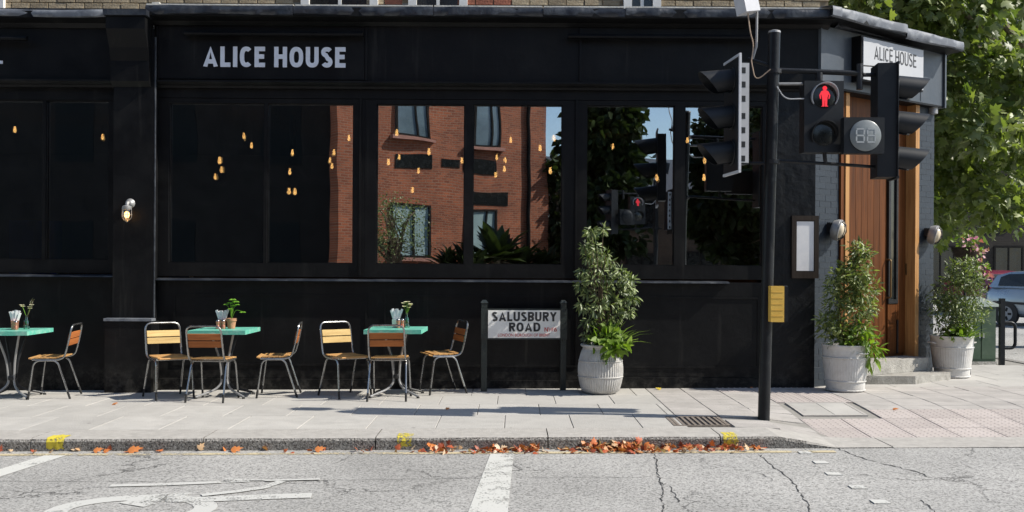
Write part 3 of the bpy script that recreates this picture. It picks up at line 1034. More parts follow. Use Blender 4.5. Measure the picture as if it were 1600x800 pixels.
# kerb: quarry face in front, walked-smooth top
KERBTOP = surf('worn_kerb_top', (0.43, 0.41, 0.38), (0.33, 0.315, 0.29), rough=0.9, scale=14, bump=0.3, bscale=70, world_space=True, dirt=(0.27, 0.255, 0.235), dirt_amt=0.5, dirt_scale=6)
kerb = empty('kerb', (0, (KY0 + KY1) / 2, 0))
setting(kerb)
x = -11.6
ks = []
while x < 9.0:
    L = 1.49
    ks.append((x, x + L))
    x += L
for (a, b) in ks:
    bm = NB()
    n = 6
    prof = [(KY0 + 0.015, -0.17, 0), (KY0, -0.03, 1), (KY0 + 0.012, -0.008, 1), (KY0 + 0.04, 0.0, 1), (KY1, 0.0, 1), (KY1, -0.15, 0)]
    rings = []
    for i in range(n + 1):
        xx = a + 0.005 + (b - a - 0.01) * i / n
        ring = []
        for (yy, dz, top) in prof:
            zz = (G(xx, yy) if top else SL * xx) + dz
            zz = max(zz, RZ(xx) + (0.012 + dz * 0.2 if top else -0.08))
            ring.append(bm.verts.new((xx, yy - (KY0 + KY1) / 2 + random.uniform(-.003, .003), zz + random.uniform(-.002, .002))))
        rings.append(ring)
    for r0, r1 in zip(rings, rings[1:]):
        for i in range(len(prof)):
            j = (i + 1) % len(prof)
            bm.faces.new((r0[i], r0[j], r1[j], r1[i]))
    bm.faces.new(rings[0][::-1])
    bm.faces.new(rings[-1])
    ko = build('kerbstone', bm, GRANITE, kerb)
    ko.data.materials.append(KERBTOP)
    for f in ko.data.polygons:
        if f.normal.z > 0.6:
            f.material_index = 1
def kerb_mark(px, w):
    xc = gp(px, 683).x
    bm = NB()
    yc = (KY0 + KY1) / 2
    n = 5
    pr = []
    for i in range(n + 1):
        xx = xc - w / 2 + w * i / n
        ed = random.uniform(-0.01, 0.01)
        z = G(xx, KY0)
        pr.append([(xx + ed, KY0 + 0.17 + random.uniform(-.03, .03) - yc, z + 0.004), (xx + ed, KY0 + 0.04 - yc, z + 0.004), (xx, KY0 + 0.01 - yc, z - 0.004), (xx, KY0 - 0.004 - yc, z - 0.03), (xx + ed * .5, KY0 + 0.004 - yc, z - 0.10 + random.uniform(0, .02))])
    vv = [[bm.verts.new(p) for p in r] for r in pr]
    for r0, r1 in zip(vv, vv[1:]):
        for i in range(4):
            bm.faces.new((r0[i], r0[i + 1], r1[i + 1], r1[i]))
    build('paint_mark', bm, KERBYEL, kerb)
for px, w in ((92, 0.15), (632, 0.12), (1145, 0.13)):
    kerb_mark(px, w)

# painted road markings
def road_poly(name, pxs, mat, lift=0.004):
    pts = [gp(px, py, RZ) for px, py in pxs]
    me = bpy.data.meshes.new(name)
    me.from_pydata([(p.x, p.y, p.z + lift) for p in pts], [], [list(range(len(pts)))])
    me.update()
    return link(name, me, road, mat)
def road_strip(name, path, width, mat, lift=0.004, closed=False):
    bm = NB()
    pts = [Vector((p[0], p[1], 0)) for p in path]
    L, R = [], []
    n = len(pts)
    for i, p in enumerate(pts):
        if closed:
            t = pts[(i + 1) % n] - pts[i - 1]
        else:
            t = pts[min(i + 1, n - 1)] - pts[max(i - 1, 0)]
        t.normalize()
        nn = Vector((-t.y, t.x, 0)) * width / 2
        a, b = p + nn, p - nn
        L.append(bm.verts.new((a.x, a.y, RZ(a.x) + lift)))
        R.append(bm.verts.new((b.x, b.y, RZ(b.x) + lift)))
    for i in range(n if closed else n - 1):
        j = (i + 1) % n
        bm.faces.new((L[i], L[j], R[j], R[i]))
    return build(name, bm, mat, road)
road_strip('yellow_line', [(x, KY0 - 0.155) for x in fr(-12, 2.75, 0.5)], 0.085, RPYELLOW)
road_poly('stop_line', [(768, 705), (803, 705), (792, 815), (726, 815)], RPWHITE)
road_poly('diagonal_line', [(70, 712), (104, 712), (-20, 752), (-60, 752)], RPDIAG)
for px, py in ((1258, 708), (1282, 723), (1302, 741), (1340, 762), (1375, 785), (1415, 812)):
    c = gp(px, py, RZ)
    bm = NB()
    sdx = 0.055
    prism(bm, [(-sdx, -.05), (sdx, -.05), (sdx * .95, .05), (-sdx * .95, .05)], 0, 0.006)
    o = build('crossing_stud_mark', bm, RPFAINT, road, loc=(c.x, c.y, c.z + 0.001))
# cycle symbol, lying on its side as seen from the pavement
def rpath(pxs, sub_=6):
    pts = [gp(px, py, RZ) for px, py in pxs]
    out = []
    for a, b in zip(pts, pts[1:]):
        out += [(a.lerp(b, k / sub_).x, a.lerp(b, k / sub_).y) for k in range(sub_)]
    return out + [(pts[-1].x, pts[-1].y)]
wc = gp(205, 797, RZ)
wl, wt = gp(92, 797, RZ), gp(205, 778, RZ)
ra, rb = wc.x - wl.x, wt.y - wc.y
road_strip('cycle_symbol_wheel', [(wc.x + ra * cos(2 * pi * k / 36), wc.y + rb * sin(2 * pi * k / 36)) for k in range(36)], 0.15, RPFAINT, closed=True)
road_strip('cycle_symbol_frame', rpath([(205, 790), (250, 778), (290, 777)]), 0.24, RPFAINT, lift=0.005)
road_strip('cycle_symbol_frame', rpath([(262, 782), (330, 781), (400, 778), (487, 775)]), 0.14, RPFAINT, lift=0.006)
road_strip('cycle_symbol_frame', rpath([(315, 775), (370, 769), (412, 763), (440, 753)]), 0.075, RPFAINT, lift=0.007)
road_strip('cycle_symbol_frame', rpath([(172, 760), (260, 758), (330, 755), (390, 752)]), 0.075, RPFAINT, lift=0.0065)
road_strip('cycle_symbol_frame', rpath([(352, 750), (420, 752), (500, 750)]), 0.045, RPFAINT, lift=0.008)
# long seam in the asphalt and wandering cracks, cut as thin filled grooves
SEAM = surf('tar_seam', (0.05, 0.05, 0.05), (0.03, 0.03, 0.03), rough=0.8)
def crack(pxs, w, seed):
    r = random.Random(seed)
    pts = [gp(px, py, RZ) for px, py in pxs]
    fine = []
    for a, b in zip(pts, pts[1:]):
        n = max(3, int((b - a).length / 0.045))
        for i in range(n):
            p = a.lerp(b, i / n)
            fine.append((p.x + r.uniform(-.014, .014), p.y + r.uniform(-.014, .014)))
    fine.append((pts[-1].x, pts[-1].y))
    bm = NB()
    Lv, Rv = [], []
    for i, p in enumerate(fine):
        ww = w * r.uniform(0.15, 1.0)
        q = fine[min(i + 1, len(fine) - 1)]
        p0 = fine[max(i - 1, 0)]
        t = Vector((q[0] - p0[0], q[1] - p0[1], 0)).normalized()
        nn = Vector((-t.y, t.x, 0)) * ww / 2
        Lv.append(bm.verts.new((p[0] + nn.x, p[1] + nn.y, RZ(p[0]) + 0.0025)))
        Rv.append(bm.verts.new((p[0] - nn.x, p[1] - nn.y, RZ(p[0]) + 0.0025)))
    for i in range(len(fine) - 1):
        bm.faces.new((Lv[i], Lv[i + 1], Rv[i + 1], Rv[i]))
    build('crack', bm, SEAM, road)
crack([(1300, 697), (1338, 713), (1378, 724), (1440, 740), (1448, 745)], 0.018, 1)
crack([(1188, 712), (1204, 727), (1222, 738), (1242, 758), (1262, 790), (1268, 810)], 0.017, 2)
crack([(1024, 710), (1026, 735), (1034, 765), (1036, 810)], 0.014, 3)
crack([(1030, 752), (1048, 762), (1060, 785)], 0.012, 4)
crack([(1176, 738), (1200, 745), (1206, 752)], 0.010, 5)
crack([(1438, 782), (1452, 790), (1470, 812)], 0.014, 6)
crack([(0, 752), (190, 753), (430, 752), (700, 748), (880, 746), (1010, 747)], 0.007, 7)
crack([(20, 768), (90, 771), (140, 770)], 0.008, 8)
crack([(560, 700), (540, 718), (520, 725)], 0.007, 9)

# covers let into the pavement
GRATEBAR = surf('rusty_grate_bar', (0.23, 0.195, 0.165), (0.13, 0.105, 0.085), rough=0.8, scale=20, bump=0.3)
def cover(label, x0, x1, y0, y1, mat, name, grate=False):
    cx, cy = (x0 + x1) / 2, (y0 + y1) / 2
    e = 0.15
    t = empty(name, (cx, cy, G(cx, cy)))
    t.rotation_euler = (math.atan((G(cx, cy + e) - G(cx, cy - e)) / (2 * e)), -math.atan((G(cx + e, cy) - G(cx - e, cy)) / (2 * e)), 0)
    w, d = (x1 - x0) / 2, (y1 - y0) / 2
    bm = NB()
    for bx in ((-w, w, -d, -d + .03), (-w, w, d - .03, d), (-w, -w + .03, -d + .03, d - .03), (w - .03, w, -d + .03, d - .03)):
        box(bm, *bx, -0.03, 0.003)
    build('frame', bm, GRATEBAR if grate else SETT, t)
    if grate:
        n = 9
        for i in range(n):
            xx = -w + .05 + (2 * w - .1) * i / (n - 1)
            obox('bar', (xx - .012, xx + .012, -d + .03, d - .03, -0.02, 0.002), GRATEBAR, t)
        obox('pit_floor', (-w + .03, w - .03, -d + .03, d - .03, -0.03, -0.022), RUBBER, t)
    else:
        for sx in (0, 1):
            a = -w + .034 + sx * (w - .03)
            obox('lid', (a, a + w - .038, -d + .034, d - .034, -0.02, 0.001), mat, t, 0.003)
    tag(t, label, 'drain grate' if grate else 'inspection cover')
cover('dark iron drain grate in the pavement left of the signal pole', *GRATE, IRON, 'drain_grate', True)
cover('pale inspection cover between the pink tactile slabs', *COVER, SLAB, 'inspection_cover')

# fallen leaves in the gutter
def fallen(name, pts, size, seed):
    r = np.random.default_rng(seed)
    n = len(pts)
    d = r.normal(size=(n, 3)) * np.array([[1, 1, 0.55]])
    u = r.normal(size=(n, 3)) * 0.8 + np.array([[0, -0.2, 1.0]])
    s = size * (0.6 + 0.7 * r.random(n))
    return pts, d, u, s
lp = []
rl = random.Random(3)
for (px0, px1, n, hgt) in ((674, 705, 24, 0.04), (705, 910, 66, 0.012), (770, 850, 40, 0.02), (905, 1010, 170, 0.055), (1010, 1150, 105, 0.022), (1150, 1190, 16, 0.02), (480, 670, 16, 0.01), (0, 480, 18, 0.008)):
    xa, xb = gp(px0, 700, RZ).x, gp(px1, 700, RZ).x
    for _ in range(n):
        xx = rl.uniform(xa, xb)
        k = rl.random()
        yy = KY0 - 0.015 - 0.17 * rl.random() ** 2.0
        lp.append((xx, yy, RZ(xx) + 0.012 + hgt * k * (1 - min(1, (KY0 - yy) / 0.2))))
a_ = fallen('x', np.array(lp), 0.062, 5)
fl = leaves_mesh('fallen_leaves', *a_, 'plane', L_DRY)
setting(fl, 'stuff')
fl['label'] = 'orange dry leaves drifted along the gutter by the kerb'
for i, (px, py, lab, sz) in enumerate(((230, 698, 'single curled orange leaf in the gutter at the left, largest there', 0.13), (383, 698, 'dry brown leaf in the gutter below the second table', 0.11), (510, 697, 'dry orange leaf in the gutter left of the yellow kerb mark', 0.10), (168, 701, 'pale brown leaf lying flat in the gutter by the leftmost kerb mark', 0.09))):
    c = gp(px, py, RZ)
    o = leaves_mesh('fallen_leaf', np.array([[-sz / 2, 0, 0.02], ]), np.array([[1, 0.2, 0.15]]), np.array([[0.1, -0.5, 1]]), np.array([sz]), 'plane', L_DRY, None, (c.x, max(c.y, KY0 - 0.12) if c.y > KY0 - 0.12 else c.y, c.z))
    if o.location.y > KY0 - 0.05:
        o.location.y = KY0 - 0.06
    tag(o, lab, 'leaf', 'single fallen leaves')
YLEAF = leafmat('yellow_fallen_leaf', (0.55, 0.42, 0.05), (0.45, 0.33, 0.05), trans=0.2)
for (px, py, lab, sz_, mt) in ((1032, 609, 'yellow leaf on the paving right of the barrel planter', 0.085, YLEAF), (182, 632, 'brown leaf on the paving below the leftmost chair', 0.075, L_DRY), (1175, 606, 'small dry leaf on the paving just left of the signal pole', 0.06, L_DRY), (1400, 640, 'dry leaf on the paving in front of the door steps', 0.07, L_DRY), (700, 640, 'dry leaf on the paving below the chair beside the street sign', 0.055, L_DRY)):
    c = gp(px, py)
    o = leaves_mesh('fallen_leaf', np.array([[-sz_ / 2, 0, 0.012]]), np.array([[1, random.uniform(-1, 1), 0.1]]), np.array([[0.1, -0.4, 1]]), np.array([sz_]), 'plane', mt, None, tuple(c))
    tag(o, lab, 'leaf', 'single fallen leaves')

# ================================================================== THE PUB
pub = empty('pub_building', (0, 0, 0))
tag(pub, 'black painted corner pub with big windows, pale lettering and a splayed timber doorway', 'building')
ZW0, ZW1 = 1.50, 3.44          # glass
def wx(px, Y=0.0):
    return (px - 800) * (Y - CAMY) / FPX
XL, XR = -10.0, 3.66
# --- masonry behind
obox('stall_riser', (-4.30, 3.10, 0.0, 0.22, -0.25, 1.30), BLACK, pub, 0.004)
obox('stall_riser', (XL, -4.78, 0.02, 0.22, -0.25, 1.33), BLACK, pub, 0.004)
# raised panels on the stall riser
for (a, b) in ((-4.10, -1.75), (-1.55, 0.80), (1.0, 3.0)):
    bm = NB()
    for d in ((a, b, 1.10, 1.125), (a, b, 0.26, 0.285), (a, a + .025, 0.285, 1.10), (b - .025, b, 0.285, 1.10)):
        box(bm, d[0], d[1], -0.010, -0.002, d[2], d[3])
    build('panel_moulding', bm, BLACK, pub)
obox('plinth_board', (1.30, 3.10, -0.035, -0.003, -0.10, 0.145), BLACK, pub, 0.006)
obox('plinth_board', (-4.28, 1.296, -0.022, -0.003, -0.15, 0.10), BLACK, pub, 0.006)
for (a, b, z) in ((-4.29, 2.62, 1.302), (XL, -4.80, 1.335)):
    bm = NB()
    prism(bm, [(-0.075, z - .014), (0.05, z - .014), (0.05, z + .02), (-0.070, z)], a, b, Matrix(((0, 0, 1, 0), (1, 0, 0, 0), (0, 1, 0, 0), (0, 0, 0, 1))))
    build('window_ledge', bm, LEADDK, pub, 0.004)
# --- window header, fascia, mouldings
obox('header', (-4.30, 3.10, 0.0, 0.22, ZW1 + 0.06, 3.62), BLACK, pub, 0.003)
obox('header', (XL, -4.78, 0.02, 0.22, ZW1 + 0.03, 3.62), BLACK, pub, 0.003)
obox('fascia_board', (-4.33, 3.72, -0.06, 0.22, 3.70, 4.36), BLACK, pub, 0.004)
obox('fascia_board', (XL, -4.78, -0.04, 0.22, 3.70, 4.32), BLACK, pub, 0.004)
YZX = Matrix(((0, 0, 1, 0), (1, 0, 0, 0), (0, 1, 0, 0), (0, 0, 0, 1)))
def run(name, prof, a, b, mat):
    bm = NB()
    prism(bm, prof, a, b, YZX)
    return build(name, bm, mat, pub, 0.0)
for (a, b) in ((-4.33, 3.70), (XL, -4.80)):
    run('lower_moulding', [(-0.13, 3.69), (0.1, 3.69), (0.1, 3.61), (-0.05, 3.61), (-0.06, 3.635), (-0.10, 3.65), (-0.13, 3.67)], a, b, BLACK)
# sign panel with proud edge strips
sign = obox('sign_board', (wx(246), wx(569), -0.075, -0.062, 3.715, 4.335), BLACK, pub, 0.003)
for px in (245, 571, 905):
    xx = wx(px, -.06)
    obox('panel_strip', (xx - .014, xx + .014, -0.088, -0.063, 3.705, 4.345), BLACK, pub, 0.004)
sM = Matrix.Translation((wx(316, -.08), -0.075, P(420, 105, -.08).z))
stroke_text('ALICE HOUSE', 0.245, wx(538, -.08) - wx(316, -.08), sM, LETTER, sign, t=0.215, gap=0.14, space=0.34, depth=0.012)
# foot of another painted letter at the edge of the left fascia
stroke_text('L', 0.245, 0.125, Matrix.Translation((wx(2, -.05) - 0.125, -0.0405, P(0, 99.5, -.05).z)), LETTER, pub, t=0.15, depth=0.010)
# trough lights
def trough(px0, px1, py, y):
    a, b = wx(px0, y), wx(px1, y)
    z = P((px0 + px1) / 2, py, y).z
    bm = NB()
    prism(bm, [(y - .035, z - .02), (y + .03, z - .02), (y + .03, z + .03), (y - .02, z + .03), (y - .04, z)], a, b, YZX)
    t = build('trough_light', bm, BLACK, pub, 0.003)
    for xx in (a + .25, b - .25):
        otube('bracket', [(xx, y + .02, z + .01), (xx, -.05, z + .01)], 0.008, IRON, t, 6)
trough(287, 566, 53, -0.15)
trough(885, 1185, 58, -0.15)
trough(-190, 40, 60, -0.13)
# cornice with rolled lead edge: separate dressed sheets
def dressed(name, A, B, z0, z1, over, mat, seed):
    """lead sheet dressed over the cornice edge from A to B (world xy), slightly dented"""
    r = random.Random(seed)
    A, B = Vector((*A, 0)), Vector((*B, 0))
    t = (B - A)
    L = t.length
    t.normalize()
    nrm = Vector((t.y, -t.x, 0))
    n = max(4, int(L / 0.06))
    prof = [(-0.03, z0 - 0.012), (0.0, z0), (0.006, (z0 + z1) / 2), (0.0, z1 - 0.01), (-0.02, z1), (-over, z1 + 0.04)]
    bm = NB()
    rows_ = []
    ph = r.uniform(0, 6)
    for i in range(n + 1):
        s = L * i / n
        w = 0.012 * sin(s * 5.1 + ph) + 0.008 * sin(s * 13 + ph * 2) + r.uniform(-.005, .005)
        p = A + t * s
        rows_.append([bm.verts.new((p.x + nrm.x * (o + (w if k in (1, 2, 3) else 0)), p.y + nrm.y * (o + (w if k in (1, 2, 3) else 0)), z + (0.008 * sin(s * 3.3 + ph) if k in (0, 1) else 0.006 * sin(s * 4.7)))) for k, (o, z) in enumerate(prof)])
    for a, b in zip(rows_, rows_[1:]):
        for k in range(len(prof) - 1):
            bm.faces.new((a[k], b[k], b[k + 1], a[k + 1]))
    return build(name, bm, mat, pub, smooth=True, angle=60)
run('cornice', [(-0.27, 4.43), (-0.27, 4.53), (0.25, 4.555), (0.25, 4.36), (-0.08, 4.36), (-0.12, 4.40), (-0.25, 4.42)], -4.36, 3.80, BLACK)
run('cornice', [(-0.20, 4.41), (-0.20, 4.49), (0.25, 4.52), (0.25, 4.32), (-0.06, 4.32), (-0.10, 4.37)], XL, -4.80, BLACK)
xs_ = [-4.36, -2.6, -0.95, 0.35, 1.32, 2.75, 3.78]
for i, (a, b) in enumerate(zip(xs_, xs_[1:])):
    dressed('lead_sheet', (a + .003, -0.285), (b - .003, -0.285), 4.445, 4.545, 0.5, LEADDK, i)
for i, (a, b) in enumerate(((-8.2, -6.5), (-6.5, -4.83))):
    dressed('lead_sheet', (a + .003, -0.215), (b - .003, -0.215), 4.425, 4.505, 0.4, LEAD, 20 + i)
# thin pale capping on the roof edge
for i, (a, b) in enumerate(zip(xs_, xs_[1:])):
    obox('roof_capping', (a + .01, b - .01, -0.262, -0.12, 4.549, 4.566), STONE, pub, 0.004)
# --- pilaster between the two bays
px0, px1 = -4.78, -4.30
pil = obox('pilaster', (px0, px1, -0.14, 0.22, 0.75, 4.30), BLACK, pub, 0.006)
obox('pilaster_base', (px0 - .04, px1 + .03, -0.26, 0.2, -0.25, 0.80), BLACK, pil, 0.012)
obox('base_ledge', (px0 - .05, px1 + .04, -0.275, -0.143, 0.803, 0.835), LEAD, pil, 0.006)
bm = NB()
prism(bm, [(-0.145, 3.60), (-0.20, 3.66), (-0.20, 3.9), (-0.24, 4.05), (-0.34, 4.25), (-0.34, 4.40), (0.1, 4.40), (0.1, 3.60)], px0 - .015, px1 - .035, YZX)
build('corbel', bm, BLACK, pil, 0.01)
obox('corbel_cap', (px0 - .04, px1 - .01, -0.37, 0.1, 4.403, 4.47), LEADDK, pil, 0.01)
bm = NB()
prism(bm, [(px1 - .02, 4.25), (px1 + .03, 4.15), (px1 + .03, 4.64), (px1 - .06, 4.64), (px1 - .06, 4.42)], -0.06, 0.05, Matrix(((1, 0, 0, 0), (0, 0, 1, 0), (0, 1, 0, 0), (0, 0, 0, 1))))
build('end_scroll', bm, STONE, pil)
otube('corner_bead', [(px1 + .012, -0.125, 0.84), (px1 + .012, -0.125, 4.2)], 0.012, LEADDK, pil, 6)
# --- windows
def window(x0, x1, panes, yw=0.0, z0=ZW0, z1=ZW1):
    """frame with panes [(a, b), ...]"""
    bm = NB()
    zb, zt = z0 - 0.165, z1 + 0.055
    edges = [x0] + [v for p in panes for v in p] + [x1]
    stiles = [(edges[i], edges[i + 1]) for i in range(0, len(edges), 2)]
    for (a, b) in stiles:
        box(bm, a, b, yw + 0.01, yw + 0.12, z0, z1)
    box(bm, x0, x1, yw + 0.008, yw + 0.122, zb, z0)
    box(bm, x0, x1, yw + 0.008, yw + 0.122, z1, zt)
    w = build('window', bm, BLACK, pub, 0.004)
    for (a, b) in panes:
        bm = NB()
        m = 0.012
        box(bm, a - m, b + m, -0.003, 0.003, z0 - m, z1 + m)
        # every pane sits a touch differently in its rebate
        c = Vector(((a + b) / 2, 0, (z0 + z1) / 2))
        R = Matrix.Translation(c + Vector((0, yw + 0.065, 0))) @ Matrix.Rotation(random.uniform(-.0022, .0022), 4, 'Z') @ Matrix.Rotation(random.uniform(-.0022, .0022), 4, 'X') @ Matrix.Translation(-c)
        for v in bm.verts:
            v.co = R @ v.co
        build('pane', bm, PANE, w)
        bm = NB()
        for d in ((a - .001, a + .010, z0, z1), (b - .010, b + .001, z0, z1)):
            box(bm, d[0], d[1], yw + .028, yw + .048, d[2], d[3])
        for d in ((a + .010, b - .010, z0 - .001, z0 + .010), (a + .010, b - .010, z1 - .010, z1 + .001)):
            box(bm, d[0], d[1], yw + .028, yw + .048, d[2], d[3])
        build('glazing_bead', bm, BLACK, w)
    return w
Yg = 0.06
window(-4.298, wx(570, Yg) - .001, [(wx(265, Yg), wx(413, Yg)), (wx(418, Yg), wx(552, Yg))])
window(wx(570, Yg) + .001, wx(896, Yg) - .001, [(wx(588, Yg), wx(725, Yg)), (wx(738, Yg), wx(877, Yg))])
window(wx(896, Yg) + .001, 3.098, [(wx(915, Yg), wx(1052, Yg)), (wx(1068, Yg), wx(1189, Yg))])
window(XL, -4.785, [(wx(-330, Yg), wx(-200, Yg)), (wx(-180, Yg), wx(-30, Yg)), (wx(-20, Yg), wx(67, Yg)), (wx(72, Yg), wx(170, Yg))], 0.02, 1.53, 3.46)
for px in (562, 900):
    obox('joint_strip', (wx(px) - .012, wx(px) + .012, -0.012, 0.006, 1.36, 3.50), BLACK, pub, 0.004)
# --- corner pier next to the windows
obox('corner_pier', (3.10, XR, -0.03, 0.5, -0.1, 3.70), BLACKR, pub, 0.01)
# --- splayed corner: local frame with x along the wall, -y outwards
ANG = radians(34.4)
C0 = Vector((3.66, 0.0, 0.0))
MC = Matrix.Translation(C0) @ Matrix.Rotation(ANG, 4, 'Z')
def cbox(name, d, mat, parent, bevel=0.0):
    return obox(name, d, mat, parent, bevel, M=MC)
def brick_pier(x0, x1, z0, z1, label=None):
    core = cbox('corner_pier', (x0, x1, 0.012, 0.42, z0, z1), BLUEBLK, pub)
    bm = NB()
    zz = z0
    bw = 0.215
    cache = {}
    k = 0
    while zz + 0.07 < z1:
        x = x0 - (bw / 2 if k % 2 else 0)
        while x < x1 - 0.02:
            a, b = max(x, x0), min(x + bw, x1)
            if b - a > 0.03:
                key = round(b - a, 3)
                if key not in cache:
                    bb = NB()
                    w = b - a
                    box(bb, -w / 2 + .0008, w / 2 - .0008, 0.0085, 0.05, 0.0006, 0.0744)
                    es = list(bb.edges)
                    bmesh.ops.bevel(bb, geom=es, offset=0.0016, segments=1, affect='EDGES')
                    me = bpy.data.meshes.new('brick')
                    bb.to_mesh(me)
                    bb.free()
                    me.materials.append(BLUEBLK)
                    cache[key] = me
                o = bpy.data.objects.new('brick', cache[key])
                COL.objects.link(o)
                o.parent = core
                o.matrix_local = MC @ Matrix.Translation(((a + b) / 2, random.uniform(-.002, .002), zz))
            x += bw + 0.0
        zz += 0.075
        k += 1
    return core
brick_pier(0.0, 0.48, -0.1, 3.68)
brick_pier(2.12, 2.52, -0.1, 3.66)
obox('return_wall', (5.50, 5.725, 1.48, 14.0, -0.1, 4.36), BLUEBLK, pub)
# doorway
cbox('door_reveal', (0.482, 0.55, -0.02, 0.40, 0.0, 3.66), DOORW, pub, 0.004)
cbox('door_frame', (0.552, 0.62, -0.035, 0.40, 0.31, 3.66), FRAMEW, pub, 0.006)
cbox('door_frame', (0.66, 0.70, 0.02, 0.40, 0.31, 3.66), FRAMEW, pub, 0.006)
cbox('door_reveal', (0.622, 0.658, 0.09, 0.40, 0.31, 3.66), DOORW, pub)
cbox('door_frame', (2.035, 2.118, -0.03, 0.40, 0.31, 3.66), FRAMEW, pub, 0.006)
door = cbox('door', (0.702, 2.033, 0.14, 0.20, 0.32, 3.40), DOORW, pub, 0.004)
cbox('door_header', (0.702, 2.033, 0.10, 0.30, 3.402, 3.66), DOORW, pub, 0.004)
nb = 7
for k in range(nb):
    a = 0.712 + (1.60 - 0.712) * k / nb
    b = 0.712 + (1.60 - 0.712) * (k + 1) / nb
    cbox('board', (a + .003, b - .003, 0.122, 0.138, 0.36, 3.38), DOORW, door, 0.004)
cbox('door_glass', (1.70, 1.82, 0.128, 0.139, 1.08, 3.30), LENSDK, door)
for d in ((1.655, 1.698, 0.105, 0.138, 1.02, 3.36), (1.822, 1.865, 0.105, 0.138, 1.02, 3.36), (1.698, 1.822, 0.105, 0.138, 1.02, 1.078)):
    cbox('glazing_frame', d, RUBBER if d[2] < 0 else IRON, door, 0.004)
cbox('stile', (1.868, 2.030, 0.112, 0.138, 0.36, 3.38), DOORW, door, 0.004)
cbox('lower_panel', (1.655, 1.864, 0.116, 0.138, 0.36, 1.015), DOORW, door, 0.004)
cbox('kick_strip', (1.84, 1.866, 0.098, 0.112, 0.36, 0.80), IRON, door, 0.003)
cbox('hinge', (2.018, 2.034, 0.088, 0.112, 1.40, 1.55), BRASS, door, 0.003)
bm = NB()
tube(bm, fillet([(1.62, 0.12, 1.10), (1.62, 0.05, 1.10), (1.62, 0.05, 1.60), (1.62, 0.12, 1.60)], 0.03), 0.012, 8, MC)
build('handle', bm, BRASS, door, smooth=True)
# steps
gs = G(5, 0.5)
bm = NB()
prism(bm, [(4.02, 0.27), (5.0, 0.25), (5.66, 0.74), (5.40, 1.05), (4.05, 0.30)], -0.15, 0.150)
build('step', bm, CONC, pub, 0.012)
bm = NB()
prism(bm, [(0.45, -0.22), (2.05, -0.22), (2.10, 0.15), (0.45, 0.15)], 0.153, 0.318, MC)
build('step', bm, CONC, pub, 0.012)
# corner fascia and cornice
cfas = cbox('fascia_board', (-0.02, 2.54, -0.10, 0.4, 3.685, 4.40), BLUEMET, pub, 0.004)
cbox('fascia_return', (2.543, 2.575, -0.13, 0.4, 3.66, 4.40), BLUEMET, pub, 0.004)
cbox('fascia_soffit', (-0.02, 2.54, -0.10, 0.4, 3.66, 3.684), BLACK, pub)
for a in (0.72, 2.02):
    cbox('sheet_joint', (a, a + .012, -0.104, -0.101, 3.70, 4.38), BLUEBLK, cfas)
bm = NB()
prism(bm, [(-0.10, 4.44), (2.58, 4.38), (2.58, 4.47), (-0.10, 4.535)], -0.36, 0.4, MC @ Matrix(((1, 0, 0, 0), (0, 0, 1, 0), (0, 1, 0, 0), (0, 0, 0, 1))))
build('cornice', bm, BLACK, pub)
def cpt(x, y):
    v = MC @ Vector((x, y, 0))
    return (v.x, v.y)
for i, (a, b, za, zb) in enumerate(((-0.17, 0.0, 4.445, 4.445), (0.003, 1.30, 4.44, 4.44), (1.306, 2.60, 4.395, 4.395))):
    dressed('lead_sheet', cpt(a, -0.375), cpt(b, -0.375), za, za + 0.115, 0.5, LEAD, 40 + i)
SIGNFACE = surf('pale_grey_sign_face', (0.44, 0.45, 0.47), (0.40, 0.41, 0.43), rough=0.5, scale=3)
# sign box on the corner
sb = cbox('sign_box', (0.56, 1.86, -0.24, -0.102, 3.78, 4.335), BLACK, pub, 0.006)
cbox('sign_face', (0.585, 1.84, -0.256, -0.242, 3.80, 4.315), SIGNFACE, sb, 0.003)
stroke_text('ALICE HOUSE', 0.165, 0.88, MC @ Matrix.Translation((0.80, -0.2565, 4.07)), DKLETTER, sb, t=0.115, gap=0.17, space=0.34, depth=0.003)
bm = NB()
tube(bm, [(2.44, -0.02, 3.66), (2.44, -0.02, 3.58)], 0.06, 12, MC)
build('vent_cap', bm, GREYLAMP, pub, smooth=True)
# --- upper storey
uw = obox('upper_wall', (XL, 3.9, 0.27, 0.6, 4.50, 8.0), STOCKB, pub)
obox('upper_side_wall', (3.62, 3.9, 0.601, 14.0, 4.50, 8.0), STOCKB, pub)
obox('flat_roof', (XL, 3.9, -0.10, 0.27, 4.50, 4.545), LEADDK, pub)
bmR = NB()
prism(bmR, [(3.9, -0.1), (3.9, 13.9), (5.94, 13.9), (5.94, 1.40), (3.95, 0.0)], 4.405, 4.43)
build('flat_roof', bmR, LEADDK, pub)
# bricks of the lowest courses, single pieces
bmx = NB()
box(bmx, -0.106, 0.106, -0.012, 0.03, 0.0, 0.065)
bmesh.ops.bevel(bmx, geom=list(bmx.edges), offset=0.003, segments=1, affect='EDGES')
br_stock = bpy.data.meshes.new('brick')
bmx.to_mesh(br_stock)
bmx.free()
br_red = br_stock.copy()
br_stock.materials.append(STOCK)
br_red.materials.append(REDBR)
UP = [(wx(480, .2), wx(575, .2)), (wx(648, .2), wx(715, .2)), (wx(-60, .2), wx(-10, .2)), (wx(985, .2), wx(1018, .2))]
for r_ in range(5):
    z = 4.565 + r_ * 0.075
    x = XL + (0.1125 if r_ % 2 else 0) + 3.0
    while x < 3.75:
        inwin = any(a - 0.18 < x + .1 < b + 0.02 for a, b in UP)
        if not inwin:
            red = wx(570, .2) < x < wx(775, .2)
            o = bpy.data.objects.new('brick', br_red if red else br_stock)
            COL.objects.link(o)
            o.parent = uw
            o.location = (x + 0.1125, 0.262 + random.uniform(-.003, .003), z)
        x += 0.225
